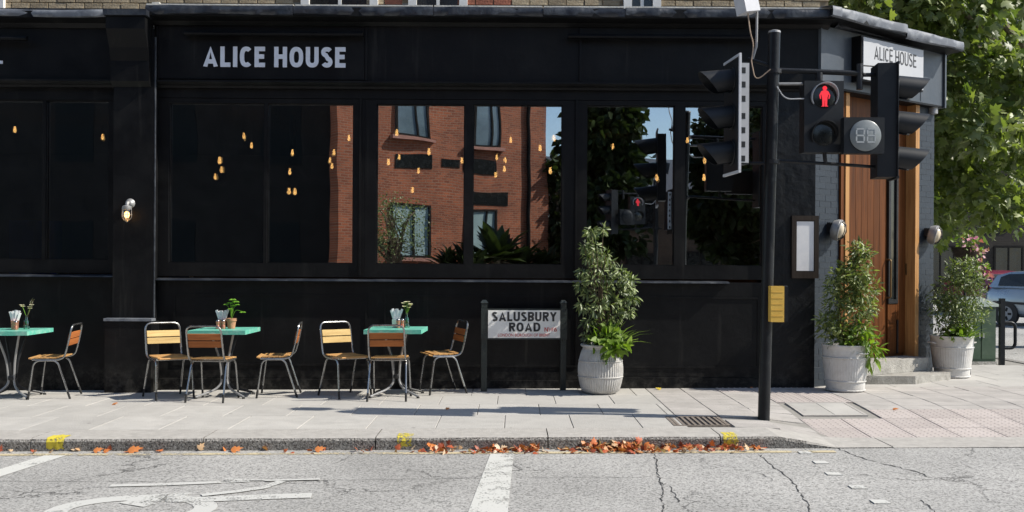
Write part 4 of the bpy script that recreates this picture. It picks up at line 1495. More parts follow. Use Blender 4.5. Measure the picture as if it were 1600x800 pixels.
for (a, b) in UP:
    w = obox('upper_window', (a, b, 0.255, 0.268, 4.56, 6.4), LENSDK, pub)
    for d in ((a - .10, a, 4.55, 6.5), (b, b + .10, 4.55, 6.5), (a, b, 6.4, 6.5)):
        obox('surround', (d[0], d[1], 0.20, 0.269, d[2], d[3]), WHITE, w, 0.004)
    obox('sash_bar', ((a + b) / 2 - .02, (a + b) / 2 + .02, 0.235, 0.253, 4.57, 6.39), WHITE, w)
# --- the room inside
obox('inner_floor', (XL, 3.4, 0.23, 7.0, 0.10, 0.30), INFLOOR, pub)
obox('inner_ceiling', (XL, 3.4, 0.23, 7.0, 3.62, 3.70), PALERED, pub)
obox('inner_back_wall', (XL, 3.4, 7.0, 7.2, 0.3, 3.62), PALERED, pub)
obox('inner_side_wall', (3.401, 3.6, 0.51, 7.2, 0.1, 3.70), PALERED, pub)
obox('inner_side_wall', (XL - .2, XL, 0.23, 7.2, 0.1, 4.5), PALERED, pub)
obox('inner_window_shelf', (-4.2, 3.05, 0.23, 0.50, 1.20, 1.24), INFLOOR, pub)
obox('inner_window_shelf', (XL, -4.9, 0.23, 0.50, 1.20, 1.24), INFLOOR, pub)
# --- pendant bulbs inside
def pendant(x, y, z):
    t = empty('pendant_bulb', (x, y, z))
    bm = NB()
    k = random.uniform(.62, .85)
    lathe(bm, [(0.004 * k, -0.065 * k), (0.022 * k, -0.058 * k), (0.031 * k, -0.035 * k), (0.030 * k, -0.01), (0.020 * k, 0.025), (0.013, 0.045)], 12)
    build('bulb', bm, BULB, t, smooth=True)
    bm = NB()
    lathe(bm, [(0.015, 0.043), (0.018, 0.05), (0.018, 0.09), (0.008, 0.105)], 10)
    build('socket', bm, BRASS, t, smooth=True)
    bm = NB()
    tube(bm, [(0, 0, 0.10), (0, 0, 3.615 - z)], 0.003, 5)
    build('cord', bm, RUBBER, t)
    return t
PENDS = [(381, 212), (393, 227), (346, 265), (336, 276), (343, 250), (457, 238), (453, 268), (452, 298), (461, 299), (522, 238), (516, 250), (519, 259), (545, 216),
         (620, 207), (607, 253), (624, 245), (670, 237), (654, 267), (645, 297), (722, 251), (798, 219), (776, 246), (789, 250), (788, 264), (774, 273), (844, 231), (866, 188), (860, 266),
         (958, 207), (1026, 277), (1074, 219), (1101, 250), (1100, 277), (1172, 249), (23, 202), (72, 215), (160, 214)]
PANES = [(-40, 68, 'the leftmost visible pane'), (68, 172, 'the pane left of the pilaster'), (260, 415, 'the first pane right of the pilaster'), (415, 555, 'the second pane right of the pilaster'), (580, 728, 'the pane with the leaning brick reflection'), (728, 880, 'the pane above the street name plate'), (905, 1055, 'the pane above the barrel planter'), (1055, 1200, 'the pane behind the signal pole')]
bypane = {}
for p in PENDS:
    for i, (a, b, nm) in enumerate(PANES):
        if a <= p[0] < b:
            bypane.setdefault(i, []).append(p)
ORD = ['topmost', 'second from top', 'third from top', 'fourth from top', 'fifth from top', 'sixth from top', 'seventh from top', 'eighth from top', 'ninth from top']
for i, lst in bypane.items():
    lst.sort(key=lambda q: q[1])
    for k, (px, py) in enumerate(lst):
        yy = random.uniform(1.2, 4.2)
        q = P(px, py, yy)
        t = pendant(q.x, yy, min(q.z, 3.45))
        lab = 'glowing filament bulb behind ' + PANES[i][2] + (', ' + ORD[k] if len(lst) > 1 else '')
        tag(t, lab, 'light bulb', 'pendant bulbs hanging inside the pub')
# things dimly seen inside
def stool(x, y, rz, label):
    t = empty('high_back_chair', (x, y, 0.30), rz)
    bm = NB()
    box(bm, -.16, .16, -.03, .03, 0.80, 1.75)
    build('backrest', bm, BLUEFAB, t, 0.02)
    obox('seat', (-.19, .19, 0.0, .38, 0.72, 0.79), BLUEFAB, t, 0.015)
    for sx in (-.16, .16):
        for sy in (0.02, .34):
            otube('leg', [(sx, sy, 0), (sx * .9, sy, .72)], 0.014, IRON, t, 6)
    tag(t, label, 'chair', 'blue chairs inside the pub')
c = P(35, 375, 1.0); stool(c.x, 1.0, 0, 'blue high-backed chair inside the leftmost visible pane')
c = P(76, 375, 1.1); stool(c.x, 1.1, 0, 'blue high-backed chair inside, just left of the pale blue pot')
c = P(98, 383, 0.36)
bm = NB()
lathe(bm, [(0.05, 0), (0.07, 0.02), (0.075, 0.10), (0.06, 0.12)], 14)
tag(build('pot', bm, surf('pale_blue_glaze', (0.25, 0.45, 0.62), rough=0.3), None, smooth=True, loc=(c.x, 0.36, 1.3)), 'pale blue pot inside the window left of the pilaster', 'pot')
bm = NB(); box(bm, -.13, .13, -.05, .05, 0, 0.16)
c = P(283, 392, 0.38)
tag(build('storage_box', bm, surf('blue_card', (0.10, 0.13, 0.30), rough=0.7), None, 0.004, loc=(c.x, 0.38, 1.24)), 'dark blue box on the shelf inside the window right of the pilaster', 'box')
bm = NB(); box(bm, -.008, .008, -.06, .06, 0, 0.27)
c = P(299, 390, 0.36)
tag(build('menu_card', bm, PAPER, None, 0.0, loc=(c.x, 0.36, 1.24)), 'white upright card beside the blue box inside the window', 'menu card')

# --- wall lamps
def caged_lamp(loc, label):
    t = empty('wall_lamp', loc)
    bm = NB()
    lathe(bm, [(0.055, 0), (0.06, 0.012), (0.05, 0.03), (0.03, 0.05)], 16, Matrix.Rotation(pi / 2, 4, 'X'))
    build('back_plate', bm, GREYLAMP, t, smooth=True)
    bm = NB()
    tube(bm, fillet([(0, -0.03, 0), (0, -0.10, 0.01), (0, -0.11, -0.06)], 0.04), 0.022, 10)
    build('arm', bm, GREYLAMP, t, smooth=True)
    bm = NB()
    lathe(bm, [(0.03, 0.0), (0.052, -0.01), (0.055, -0.04), (0.05, -0.05)], 16, Matrix.Translation((0, -0.11, -0.03)))
    build('gallery', bm, GREYLAMP, t, smooth=True)
    bm = NB()
    lathe(bm, [(0.046, -0.05), (0.050, -0.09), (0.050, -0.14), (0.038, -0.175), (0.005, -0.19)], 16, Matrix.Translation((0, -0.11, -0.03)))
    build('glass_globe', bm, CLEAR, t, smooth=True)
    bm = NB()
    sphere(bm, (0, -0.11, -0.14), 0.03, sz=1.3)
    build('bulb', bm, BULB, t, smooth=True)
    for k in range(6):
        a = 2 * pi * k / 6
        otube('cage_wire', fillet([(0.054 * cos(a), -0.11 + 0.054 * sin(a), -0.06), (0.058 * cos(a), -0.11 + 0.058 * sin(a), -0.18), (0.0, -0.11, -0.228)], 0.03), 0.0035, GREYLAMP, t, 5)
    bm = NB()
    tube(bm, [(0.058 * cos(2 * pi * k / 16), -0.11 + 0.058 * sin(2 * pi * k / 16), -0.14) for k in range(17)], 0.0035, 5)
    build('cage_ring', bm, GREYLAMP, t)
    tag(t, label, 'wall lamp', 'lamps on the pub wall')
q = P(204, 318, -0.14)
caged_lamp((q.x, -0.14, q.z), 'lit caged glass lamp on the black pilaster at the left')
def bulkhead(x, z, label):
    b = MC @ Vector((x, -0.006, z))
    t = empty('wall_lamp', b, ANG)
    bm = NB()
    box(bm, -.05, .05, -.05, 0, -.02, .09)
    build('bracket', bm, IRON, t, 0.01)
    R = Matrix.Translation((0.03, -0.10, 0.0)) @ Matrix.Rotation(radians(62), 4, 'Y') @ Matrix.Rotation(radians(28), 4, 'X')
    R = Matrix.Translation((0.02, -0.09, 0.0)) @ Matrix.Scale(1.02, 4) @ Vector((0.48, -0.84, -0.24)).to_track_quat('Z', 'Y').to_matrix().to_4x4()
    bm = NB()
    lathe(bm, [(0.05, -0.07), (0.10, -0.055), (0.125, -0.01), (0.13, 0.02), (0.118, 0.035)], 20, R)
    build('housing', bm, GREYLAMP, t, smooth=True)
    bm = NB()
    lathe(bm, [(0.112, 0.03), (0.105, 0.06), (0.075, 0.085), (0.03, 0.10), (0.003, 0.102)], 20, R)
    build('lens', bm, LAMPGL, t, smooth=True)
    bm = NB()
    tube(bm, [(0.122 * cos(2 * pi * k / 24), 0.122 * sin(2 * pi * k / 24), 0.034) for k in range(25)], 0.010, 6, R)
    build('rim', bm, GREYLAMP, t, smooth=True)
    for k in range(3):
        o = (-0.05, 0.0, 0.05)[k]
        h = sqrt(0.12 ** 2 - o * o)
        pts = [(o, -h, 0.04), (o, -h * .7, 0.085), (o, 0, 0.112 - abs(o) * .3), (o, h * .7, 0.085), (o, h, 0.04)]
        bm = NB()
        tube(bm, pts, 0.006, 6, R)
        build('guard_bar', bm, IRON, t, smooth=True)
    tag(t, label, 'wall lamp', 'lamps on the pub wall')
bulkhead(0.28, 1.95, 'round bulkhead lamp left of the timber door, above the menu frame side')
bulkhead(2.32, 1.94, 'round bulkhead lamp on the narrow pier right of the timber door')

# --- menu case
a, b = P(1237, 337, -.04), P(1278, 435, -.04)
mc = empty('menu_case', ((a.x + b.x) / 2, -0.031, b.z))
w2, hh = (b.x - a.x) / 2, a.z - b.z
FRAMEDK = wood('dark_frame_timber', (0.045, 0.035, 0.028), (0.028, 0.021, 0.017), along='Z')
obox('back_board', (-w2 + .01, w2 - .01, -0.02, 0.0, 0.01, hh - .01), FRAMEDK, mc)
bm = NB()
for d in ((-w2, -w2 + .05, 0, hh), (w2 - .05, w2, 0, hh), (-w2 + .05, w2 - .05, 0, .08), (-w2 + .05, w2 - .05, hh - .06, hh)):
    box(bm, d[0], d[1], -0.036, 0.0, d[2], d[3])
build('frame', bm, FRAMEDK, mc, 0.004)
obox('paper', (-w2 + .058, w2 - .058, -0.026, -0.022, .09, hh - .07), PAPER, mc)
tag(mc, 'dark framed menu case with white sheet on the corner pier', 'menu case')

# ================================================================== CHAIRS AND TABLES
def make_chair(back_mat, seat_mat):
    t = empty('cafe_chair')
    r = 0.0105
    bl = []
    half = [(-0.195, 0.17, 0.446), (-0.198, -0.10, 0.440), (-0.200, -0.175, 0.470), (-0.200, -0.210, 0.60), (-0.196, -0.256, 0.835)]
    loop = half + [(-x, y, z) for x, y, z in half[::-1]]
    otube('back_loop', fillet(loop, 0.075, 5), r, STEEL, t, 8)
    for s in (-1, 1):
        f = [(s * 0.198, 0.02, 0.436), (s * 0.198, 0.11, 0.436), (s * 0.200, 0.155, 0.40), (s * 0.210, 0.205, 0.03)]
        b = [(s * 0.198, 0.015, 0.436), (s * 0.198, -0.07, 0.436), (s * 0.200, -0.110, 0.40), (s * 0.212, -0.232, 0.03)]
        for p in (f, b):
            lg = otube('leg', fillet(p, 0.05, 4), r, STEEL, t, 8)
            q0, q1 = Vector(p[-2]), Vector(p[-1])
            d = (q1 - q0).normalized()
            otube('foot', [q1 - d * 0.06, q1 + d * 0.031], 0.0125, RUBBER, lg, 8)
    for yy, zz in ((0.12, 0.437), (-0.08, 0.437)):
        otube('cross_tube', [(-0.19, yy, zz), (0.19, yy, zz)], 0.008, STEEL, t, 6)
    bm = NB()
    for k in range(6):
        yy = 0.19 - k * 0.062
        bm = NB()
        box(bm, -0.185, 0.185, -0.027, 0.027, 0.0, 0.013)
        zz = 0.458 - (0.004 * abs(k - 3)) * 0 - (0.010 if k == 0 else 0) + (0.006 if k == 5 else 0)
        build('seat_slat', bm, seat_mat, t, 0.004, loc=(0, yy, zz), rot=(radians(14) if k == 0 else radians(-3), 0, 0))
    for zz, yy in ((0.635, -0.216), (0.715, -0.231)):
        bm = NB()
        box(bm, -0.187, 0.187, -0.007, 0.007, -0.035, 0.035)
        build('back_slat', bm, back_mat, t, 0.004, loc=(0, yy + 0.008, zz), rot=(radians(13), 0, 0))
    return t
ch_lit = make_chair(SLAT_LIT, SLATS)
ch_shade = make_chair(SLAT_SHADE, SLATS)
_used = set()
def chair(proto, px, py, face, label):
    """px, py: ground point under the seat middle; face: direction the sitter looks (world xy)"""
    c = gp(px, py)
    o = proto if proto.name not in _used else copy_tree(proto)
    _used.add(proto.name)
    o.location = (c.x, c.y, G(c.x, c.y) + 0.002)
    o.rotation_euler = (0, math.atan(-SL), atan2(-face[0], face[1]))
    tag(o, label, 'chair', 'slatted cafe chairs at the pub tables')
    return o
chair(ch_lit, 264, 621, (0.62, -0.78), 'chair with sunlit yellow back slats left of the table with the potted plant')
chair(ch_shade, 333, 625, (0.10, 1.0), 'shaded brown slatted chair with its back to the street at the potted-plant table')
chair(ch_shade, 434, 618, (-1.0, -0.12), 'slatted chair seen from the side, right of the potted-plant table')
chair(ch_lit, 540, 619, (0.66, -0.75), 'chair with sunlit yellow back slats left of the table nearest the street sign')
chair(ch_shade, 609, 623, (0.02, 1.0), 'shaded brown slatted chair with its back to the street, nearest the street name sign')
chair(ch_shade, 690, 613, (-0.93, -0.37), 'shaded brown slatted chair between the right-hand table and the street name sign')
chair(ch_shade, 84, 620, (-0.99, -0.14), 'slatted chair at the table cut off by the left edge')

def make_table():
    t = empty('cafe_table')
    h = 0.31
    bm = NB()
    box(bm, -h, h, -h, h, 0.738, 0.765)
    top = build('table_top', bm, TEAL, t, 0.003)
    for k in range(4):
        a = -h + 0.002 + k * (2 * h / 4)
        obox('plank', (-h + .002, h - .002, a, a + 2 * h / 4 - .004, 0.766, 0.774), TEAL, top, 0.002)
    bm = NB()
    for d in ((-h, h, -h - .012, -h - .0005), (-h, h, h + .0005, h + .012), (-h - .012, -h - .0005, -h - .012, h + .012), (h + .0005, h + .012, -h - .012, h + .012)):
        box(bm, *d, 0.728, 0.775)
    build('edge_strip', bm, TEAL, top, 0.003)
    for sx in (-1, 1):
        for sy in (-1, 1):
            p = [(sx * 0.13, sy * 0.10, 0.737), (sx * 0.045, sy * 0.035, 0.42), (sx * 0.028, sy * 0.022, 0.16), (sx * 0.09, sy * 0.07, 0.085), (sx * 0.27, sy * 0.21, 0.020)]
            lg = otube('leg', fillet(p, 0.09, 5), 0.013, GREYLAMP if sy < 0 else IRON, t, 8)
            bm = NB()
            lathe(bm, [(0.018, 0), (0.018, 0.012), (0.012, 0.02)], 8, Matrix.Translation((sx * 0.27, sy * 0.21, 0)))
            build('foot', bm, RUBBER, lg)
    bm = NB()
    lathe(bm, [(0.045, 0.20), (0.052, 0.21), (0.052, 0.24), (0.045, 0.25)], 12)
    build('collar', bm, IRON, t, smooth=True)
    obox('top_plate', (-.17, .17, -.14, .14, 0.722, 0.7275), IRON, t)
    return t
tb = make_table()
TABLES = []
for i, (px, lab) in enumerate(((340, 'teal topped table with a small potted plant, right of the pilaster'), (616, 'teal topped table with a flower vase, nearest the street name sign'), (0, 'teal topped table cut off by the left edge of the view'))):
    x = (px - 800) * (11.63 - 0.93) / FPX
    if i == 2:
        x = -5.72
    o = tb if i == 0 else copy_tree(tb)
    o.location = (x, -0.62, G(x, -.62))
    o.rotation_euler = (0, math.atan(-SL), radians((0, -1.5, 1)[i]))
    tag(o, lab, 'table', 'teal cafe tables outside the pub')
    TABLES.append(o)
bpy.context.view_layer.update()
def ontable(i, dx, dy):
    return TABLES[i].matrix_world @ Vector((dx, dy, 0.7755))
def shaker(loc, label):
    t = empty('shaker', loc)
    bm = NB()
    lathe(bm, [(0.020, 0), (0.022, 0.005), (0.022, 0.035), (0.016, 0.045), (0.017, 0.055), (0.021, 0.065), (0.021, 0.085)], 14)
    build('body', bm, COPPER, t, smooth=True)
    bm = NB()
    lathe(bm, [(0.0215, 0.0855), (0.021, 0.095), (0.012, 0.105), (0.003, 0.107)], 14)
    build('cap', bm, STEEL, t, smooth=True)
    tag(t, label, 'shaker', 'copper salt and pepper shakers')
def napkins(loc, label, square=False):
    t = empty('napkin_holder', loc)
    bm = NB()
    if square:
        box(bm, -.042, .042, -.042, .042, 0, 0.095)
        build('holder', bm, TEAL if False else surf('pale_green_tin', (0.55, 0.68, 0.60), rough=0.5), t, 0.004)
    else:
        lathe(bm, [(0.038, 0), (0.043, 0.09), (0.045, 0.10)], 16)
        build('holder', bm, COPPER, t, smooth=True)
    r = random.Random(hash(label) % 1000)
    for k in range(9):
        a = -0.32 + 0.64 * k / 8 + r.uniform(-.03, .03)
        b = r.uniform(-.15, .15)
        bm = NB()
        box(bm, -0.013, 0.013, -0.004, 0.004, 0.0, r.uniform(0.13, 0.165))
        M = Matrix.Translation((a * .05, b * .06, 0.06)) @ Matrix.Rotation(a, 4, 'Y') @ Matrix.Rotation(b, 4, 'X') @ Matrix.Rotation(r.uniform(-.6, .6), 4, 'Z')
        for v in bm.verts:
            v.co = M @ v.co
        build('napkin', bm, PAPER, t, 0.003)
    tag(t, label, 'napkin holder', 'napkin holders on the tables')
def vase(loc, label, h=0.17, wild=False):
    t = empty('flower_vase', loc)
    bm = NB()
    lathe(bm, [(0.028, 0), (0.034, 0.01), (0.035, 0.08 * h / .17), (0.022, 0.115 * h / .17), (0.014, 0.14 * h / .17), (0.016, h)], 16, cap=True)
    build('bottle', bm, GREENGL, t, smooth=True)
    r = random.Random(11 if wild else 5)
    for k in range(7):
        a = r.uniform(0, 2 * pi)
        ln = r.uniform(0.05, 0.13) + (0.08 if wild and k < 2 else 0)
        tip = Vector((cos(a) * ln * .45, sin(a) * ln * .45, h + ln))
        if wild and k < 2:
            tip = Vector((0.06 + .02 * k, 0, h + ln))
        st = otube('stem', [(0, 0, 0.04), (tip.x * .2, tip.y * .2, h), tip], 0.002, STEM if wild and k < 2 else L_HERB, t, 5)
        m = 10
        ang = np.array([2 * pi * j / m for j in range(m)])
        n = m
        ps = np.tile(np.array([[tip.x, tip.y, tip.z]]), (n, 1))
        ds = np.stack([np.cos(ang), np.sin(ang), 0.35 + 0 * ang], 1)
        if wild and k < 2:
            zz = np.linspace(-0.07, 0.02, n)
            ps = ps + np.stack([zz * .5, 0 * zz, zz], 1)
        leaves_mesh('blossom', ps, ds, np.tile(np.array([[0.0, -.5, 1.0]]), (n, 1)), np.full(n, 0.014 if wild and k < 2 else 0.030), 'oval', PETW, st)
    tag(t, label, 'flower vase')
def potted(loc, label):
    t = empty('potted_plant', loc)
    bm = NB()
    lathe(bm, [(0.040, 0), (0.052, 0.085), (0.060, 0.086), (0.063, 0.118), (0.054, 0.118), (0.050, 0.100)], 18)
    pot = build('pot', bm, TERRA, t, smooth=True)
    bm = NB()
    lathe(bm, [(0.048, 0.098), (0.050, 0.105)], 14)
    build('soil', bm, SOIL, pot)
    r = random.Random(4)
    for k, (tx, ty, tz, s) in enumerate(((-0.02, 0.0, 0.30, 0.075), (0.045, 0.01, 0.315, 0.085), (0.02, -0.02, 0.34, 0.085), (-0.065, 0, 0.28, 0.06), (0.13, 0.0, 0.195, 0.075), (0.02, 0.02, 0.27, 0.07), (-0.01, -.02, 0.23, 0.06), (0.06, .02, 0.28, 0.06))):
        st = otube('stem', fillet([(0, 0, 0.10), (tx * .35, ty * .35, 0.10 + (tz - .10) * .75 + (0.05 if tx > .1 else 0)), (tx, ty, tz)], 0.05), 0.003, L_HERB, t, 5)
        n = 7
        an = np.array([2 * pi * j / n for j in range(n)])
        ps = np.tile(np.array([[tx, ty, tz]]), (n, 1))
        ds = np.stack([np.cos(an), np.sin(an), -0.25 + 0 * an], 1)
        leaves_mesh('leaf', ps, ds, np.tile(np.array([[0, -.4, 1.0]]), (n, 1)), np.full(n, s * .55), 'oval', L_HERB, st)
    tag(t, label, 'potted plant')
potted(ontable(0, 0.06, 0.05), 'small bright green plant in a terracotta pot on the middle table')
napkins(ontable(0, -0.06, 0.10), 'napkins in a holder on the table with the potted plant')
shaker(ontable(0, -0.075, -0.02), 'copper shaker on the potted-plant table, left of the pair')
shaker(ontable(0, -0.015, -0.01), 'copper shaker touching the terracotta pot, right of the pair')
napkins(ontable(1, -0.02, 0.10), 'napkins fanning from a square tin on the right-hand table', True)
vase(ontable(1, 0.105, 0.10), 'green glass bottle with white flowers on the right-hand table')
shaker(ontable(1, 0.015, 0.02), 'copper shaker in front of the square napkin tin, left of the pair')
shaker(ontable(1, 0.06, 0.05), 'copper shaker beside the bottle of white flowers')
vase(ontable(2, 0.115, 0.10), 'green glass bottle with tall dry flowers on the leftmost table', 0.16, True)
shaker(ontable(2, 0.05, -0.02), 'copper shaker on the leftmost table')
napkins(ontable(2, 0.0, 0.06), 'napkin holder at the left edge on the leftmost table')

# ================================================================== STREET NAME SIGN
pl0, pl1 = gp(757, 610), gp(881, 608)
ys = min(pl0.y, pl1.y) * 0 - 0.22
xa, xb = wx(757, ys), wx(881, ys)
sg = empty('street_name_sign', ((xa + xb) / 2, ys, G(0, ys)), radians(5))
hx = (xb - xa) / 2
for s in (-1, 1):
    bm = NB()
    z1 = 1.045 if s < 0 else 1.045
    box(bm, s * hx - .034, s * hx + .034, -.032, .032, -0.2, z1)
    pst = build('post', bm, DKGREEN, sg, 0.006)
    bm = NB()
    prism(bm, [(s * hx - .046, -.039), (s * hx + .046, -.039), (s * hx + .046, .039), (s * hx - .046, .039)], z1 + .001, z1 + .035, top=[(s * hx - .02, -.015), (s * hx + .02, -.015), (s * hx + .02, .015), (s * hx - .02, .015)])
    build('post_cap', bm, DKGREEN, pst, 0.006)
g0 = G(0, ys)
def sz(py):
    return P(818, py, ys).z - g0
def sx_(px):
    return wx(px, ys) - (xa + xb) / 2
obox('back_board', (-hx - .04, hx + .04, -0.058, -0.036, sz(530), sz(482)), DKGREEN, sg, 0.004)
plate = obox('name_plate', (sx_(762.5), sx_(875), -0.066, -0.0585, sz(527.5), sz(484.5)), PLATE, sg, 0.003)
def ptext(s, px0, px1, ybot, ytop, mat, bold):
    M = Matrix.Translation((sx_(px0), -0.0665, sz(ybot)))
    if bold:
        stroke_text(s, sz(ytop) - sz(ybot), sx_(px1) - sx_(px0), M, mat, plate, t=bold, gap=0.115, depth=0.002, name='lettering', join=True)
    else:
        line_text(s, sz(ytop) - sz(ybot), sx_(px1) - sx_(px0), M, mat, plate, 0.0)
ptext('SALUSBURY', 768.5, 869.5, 501.5, 487, DKLETTER, 0.215)
ptext('ROAD', 795, 844, 517.5, 503.5, DKLETTER, 0.215)
ptext('NW6', 850.5, 870, 517.5, 511, REDPAINT, 0.15)
ptext('LONDON BOROUGH OF BRENT', 778, 859, 525.3, 520.6, REDPAINT, 0.0)
tag(sg, 'white street name plate reading SALUSBURY ROAD between two dark posts', 'street sign')

# ================================================================== PLANTERS AND SHRUBS
def ribbed(prof, n, amp, ribs, zlo, zhi):
    """lathe whose wall is corrugated between zlo and zhi"""
    bm = NB()
    rings = []
    for r, z in prof:
        ring = []
        for i in range(n):
            a = 2 * pi * i / n
            k = amp * (0.5 + 0.5 * cos(a * ribs)) if zlo < z < zhi else 0
            ring.append(bm.verts.new(((r + k) * cos(a), (r + k) * sin(a), z)))
        rings.append(ring)
    for a, b in zip(rings, rings[1:]):
        for i in range(n):
            bm.faces.new((a[i], a[(i + 1) % n], b[(i + 1) % n], b[i]))
    bm.faces.new(rings[0][::-1])
    bm.faces.new(rings[-1])
    return bm
def planter(kind, loc, label):
    t = empty('planter', loc, random.uniform(0, 3))
    if kind == 'barrel':
        H = 0.575
        prof = [(0.17, 0), (0.185, 0.012)] + [(0.185 + 0.068 * sin(pi * min(1, (z / 0.52) * .86 + .06)) , z) for z in [0.03 + 0.5 * k / 16 for k in range(17)]] + [(0.228, 0.545), (0.235, 0.56), (0.228, 0.572), (0.212, 0.57), (0.205, 0.50)]
        bm = ribbed(prof, 156, 0.011, 52, 0.025, 0.50)
        build('tub', bm, ZINC, t, smooth=True, angle=70)
        for zb in (0.20, 0.38):
            bm = NB()
            rr = 0.185 + 0.068 * sin(pi * min(1, (zb / 0.52) * .86 + .06)) + 0.010
            tube(bm, [(rr * cos(2 * pi * k / 40), rr * sin(2 * pi * k / 40), zb) for k in range(41)], 0.007, 6)
            build('band', bm, ZINC, t, smooth=True)
        zs, rs = 0.51, 0.205
    else:
        H = 0.54
        prof = [(0.205, 0), (0.215, 0.01), (0.217, 0.05), (0.219, 0.06), (0.222, 0.11), (0.224, 0.13)] + [(0.224 + 0.030 * k / 10, 0.14 + 0.25 * k / 10) for k in range(11)] + [(0.256, 0.40), (0.262, 0.47), (0.266, 0.525), (0.275, 0.535), (0.270, 0.548), (0.252, 0.545), (0.248, 0.47)]
        bm = ribbed(prof, 144, 0.007, 48, 0.13, 0.395)
        build('tub', bm, ZINCW, t, smooth=True, angle=70)
        for zb, rr in ((0.125, 0.230), (0.40, 0.264), (0.022, 0.220)):
            bm = NB()
            tube(bm, [(rr * cos(2 * pi * k / 40), rr * sin(2 * pi * k / 40), zb) for k in range(41)], 0.008, 6)
            build('band', bm, ZINCW, t, smooth=True)
        for a in (0.3, 0.3 + pi):
            M = Matrix.Rotation(a, 4, 'Z')
            bm = NB()
            tube(bm, fillet([(0.262, -.06, .45), (0.31, -.06, .46), (0.31, .06, .46), (0.262, .06, .45)], 0.03), 0.008, 6, M)
            build('handle', bm, ZINCW, t, smooth=True)
        zs, rs = 0.485, 0.244
    bm = NB()
    lathe(bm, [(rs - .005, zs - .03), (rs, zs)], 24)
    build('soil', bm, SOIL, t)
    tag(t, label, 'planter')
    return t, zs
def shrub(loc, clumps, label, size, seed, mat=None, kind='narrow', cat='shrub', stems=True, droop=0.35, name='shrub', **kw):
    r = np.random.default_rng(seed)
    t = empty(name, loc)
    a_ = clump_leaves(clumps, r, size, droop=droop, **kw)
    leaves_mesh('foliage', *a_, kind, mat or L_SHRUB, t)
    if stems:
        rr = random.Random(seed)
        k = 0
        for c in clumps[::2]:
            p = [(rr.uniform(-.03, .03), rr.uniform(-.03, .03), -0.03), (c[0] * .35 + rr.uniform(-.03, .03), c[1] * .35, c[2] * .5), (c[0], c[1], c[2])]
            otube('stem', fillet(p, 0.3, 4), [0.011, 0.010, 0.009, 0.008, 0.007, 0.005, 0.004][:len(fillet(p, 0.3, 4))] if len(fillet(p, 0.3, 4)) <= 7 else 0.007, STEM, t, 5)
            k += 1
            if k > 11:
                break
    tag(t, label, cat)
    return t
def spiky(loc, n, length, label, seed, mat=None, lean=(0, 0), cat='plant', kind='blade', name='spiky_plant', size_var=0.4):
    r = np.random.default_rng(seed)
    t = empty(name, loc)
    an = r.random(n) * 2 * pi
    el = 0.15 + r.random(n) * 1.0
    ds = np.stack([np.cos(an) * np.cos(el) + lean[0], np.sin(an) * np.cos(el) + lean[1], np.sin(el)], 1)
    ps = np.stack([np.cos(an) * .02, np.sin(an) * .02, 0 * an], 1)
    leaves_mesh('foliage', ps, ds, np.tile(np.array([[0, 0, 1.0]]), (n, 1)), length * (1 - size_var * r.random(n)), kind, mat or L_BRIGHT, t)
    tag(t, label, cat)
    return t
def cone_clumps(prof, seed, per, r0, jitter=0.6):
    """clumps following a silhouette: prof = [(z, xc, halfwidth)]"""
    rr = random.Random(seed)
    out = []
    for (z, xc, hw, n) in prof:
        for _ in range(n):
            a = rr.uniform(0, 2 * pi)
            d = hw * sqrt(rr.random())
            out.append((xc + d * cos(a), d * sin(a) * 0.9, z + rr.uniform(-.06, .06), r0 * rr.uniform(.6, 1.2), per))
    return out
c1 = gp(938, 614)
pl1, z1 = planter('barrel', (c1.x, c1.y, G(c1.x, c1.y)), 'ribbed zinc barrel planter right of the street name sign')
base = (c1.x, c1.y, c1.z + z1)
prof_ = [(0.12, -.05, .12, 4), (0.24, -.08, .15, 6), (0.38, -.04, .20, 8), (0.50, 0.04, .26, 9), (0.62, 0.08, .27, 10), (0.72, 0.10, .24, 8), (0.80, 0.02, .20, 7), (0.90, -.06, .19, 7), (1.00, -.04, .15, 6), (1.10, -.05, .15, 6), (1.20, -.08, .13, 5), (1.30, -.11, .10, 4), (1.39, -.13, .06, 3)]
rr = random.Random(77)
S1 = [(975, 440, .05), (916, 365, .05), (936, 362, .03), (905, 388, .05), (925, 390, .06), (914, 405, .06), (940, 402, .05), (930, 420, .07), (950, 415, .05), (903, 428, .05), (920, 438, .07), (945, 436, .07), (966, 426, .05), (897, 448, .05), (912, 458, .07), (932, 460, .08), (957, 450, .07), (982, 452, .06), (903, 480, .06), (925, 485, .08), (952, 475, .08), (972, 470, .07), (988, 468, .05), (912, 505, .07), (935, 505, .08), (960, 498, .07), (980, 488, .06), (915, 525, .07), (940, 525, .07), (985, 440, .04), (930, 475, .08), (958, 520, .06)]
cl1 = []
for (px, py, r_) in S1:
    for k in range(2):
        cl1.append(((px - 934) / 150.0, rr.uniform(-.13, .13), (540 - py) / 134.0 + .06, r_ * 1.15, int(118 * r_ ** .5)))
shrub(base, cl1, 'tall loose shrub with pale drooping leaves in the zinc barrel', 0.074, 31, mat=L_SHRUB, droop=0.6)
shrub((base[0] + .05, base[1] - .09, base[2]), [(-.10, -.05, .10, .10, 26), (.02, -.08, .14, .12, 34), (.10, -.05, .10, .11, 30), (.16, -.06, .04, .09, 22), (-.02, -.02, .22, .09, 22), (.07, -.1, .02, .1, 24)], 'bright yellow-green leafy plant spilling over the zinc barrel rim', 0.115, 32, mat=L_BRIGHT, kind='oval', cat='plant', stems=False, droop=0.2, name='leafy_plant')
spiky((base[0] + .13, base[1] - .03, base[2] + .02), 30, 0.50, 'grassy strap-leaved plant leaning right out of the zinc barrel', 33, lean=(0.75, 0), mat=L_BRIGHT)
c2 = gp(1321, 611)
c2 = Vector((3.93, -0.33, G(3.93, -.33)))
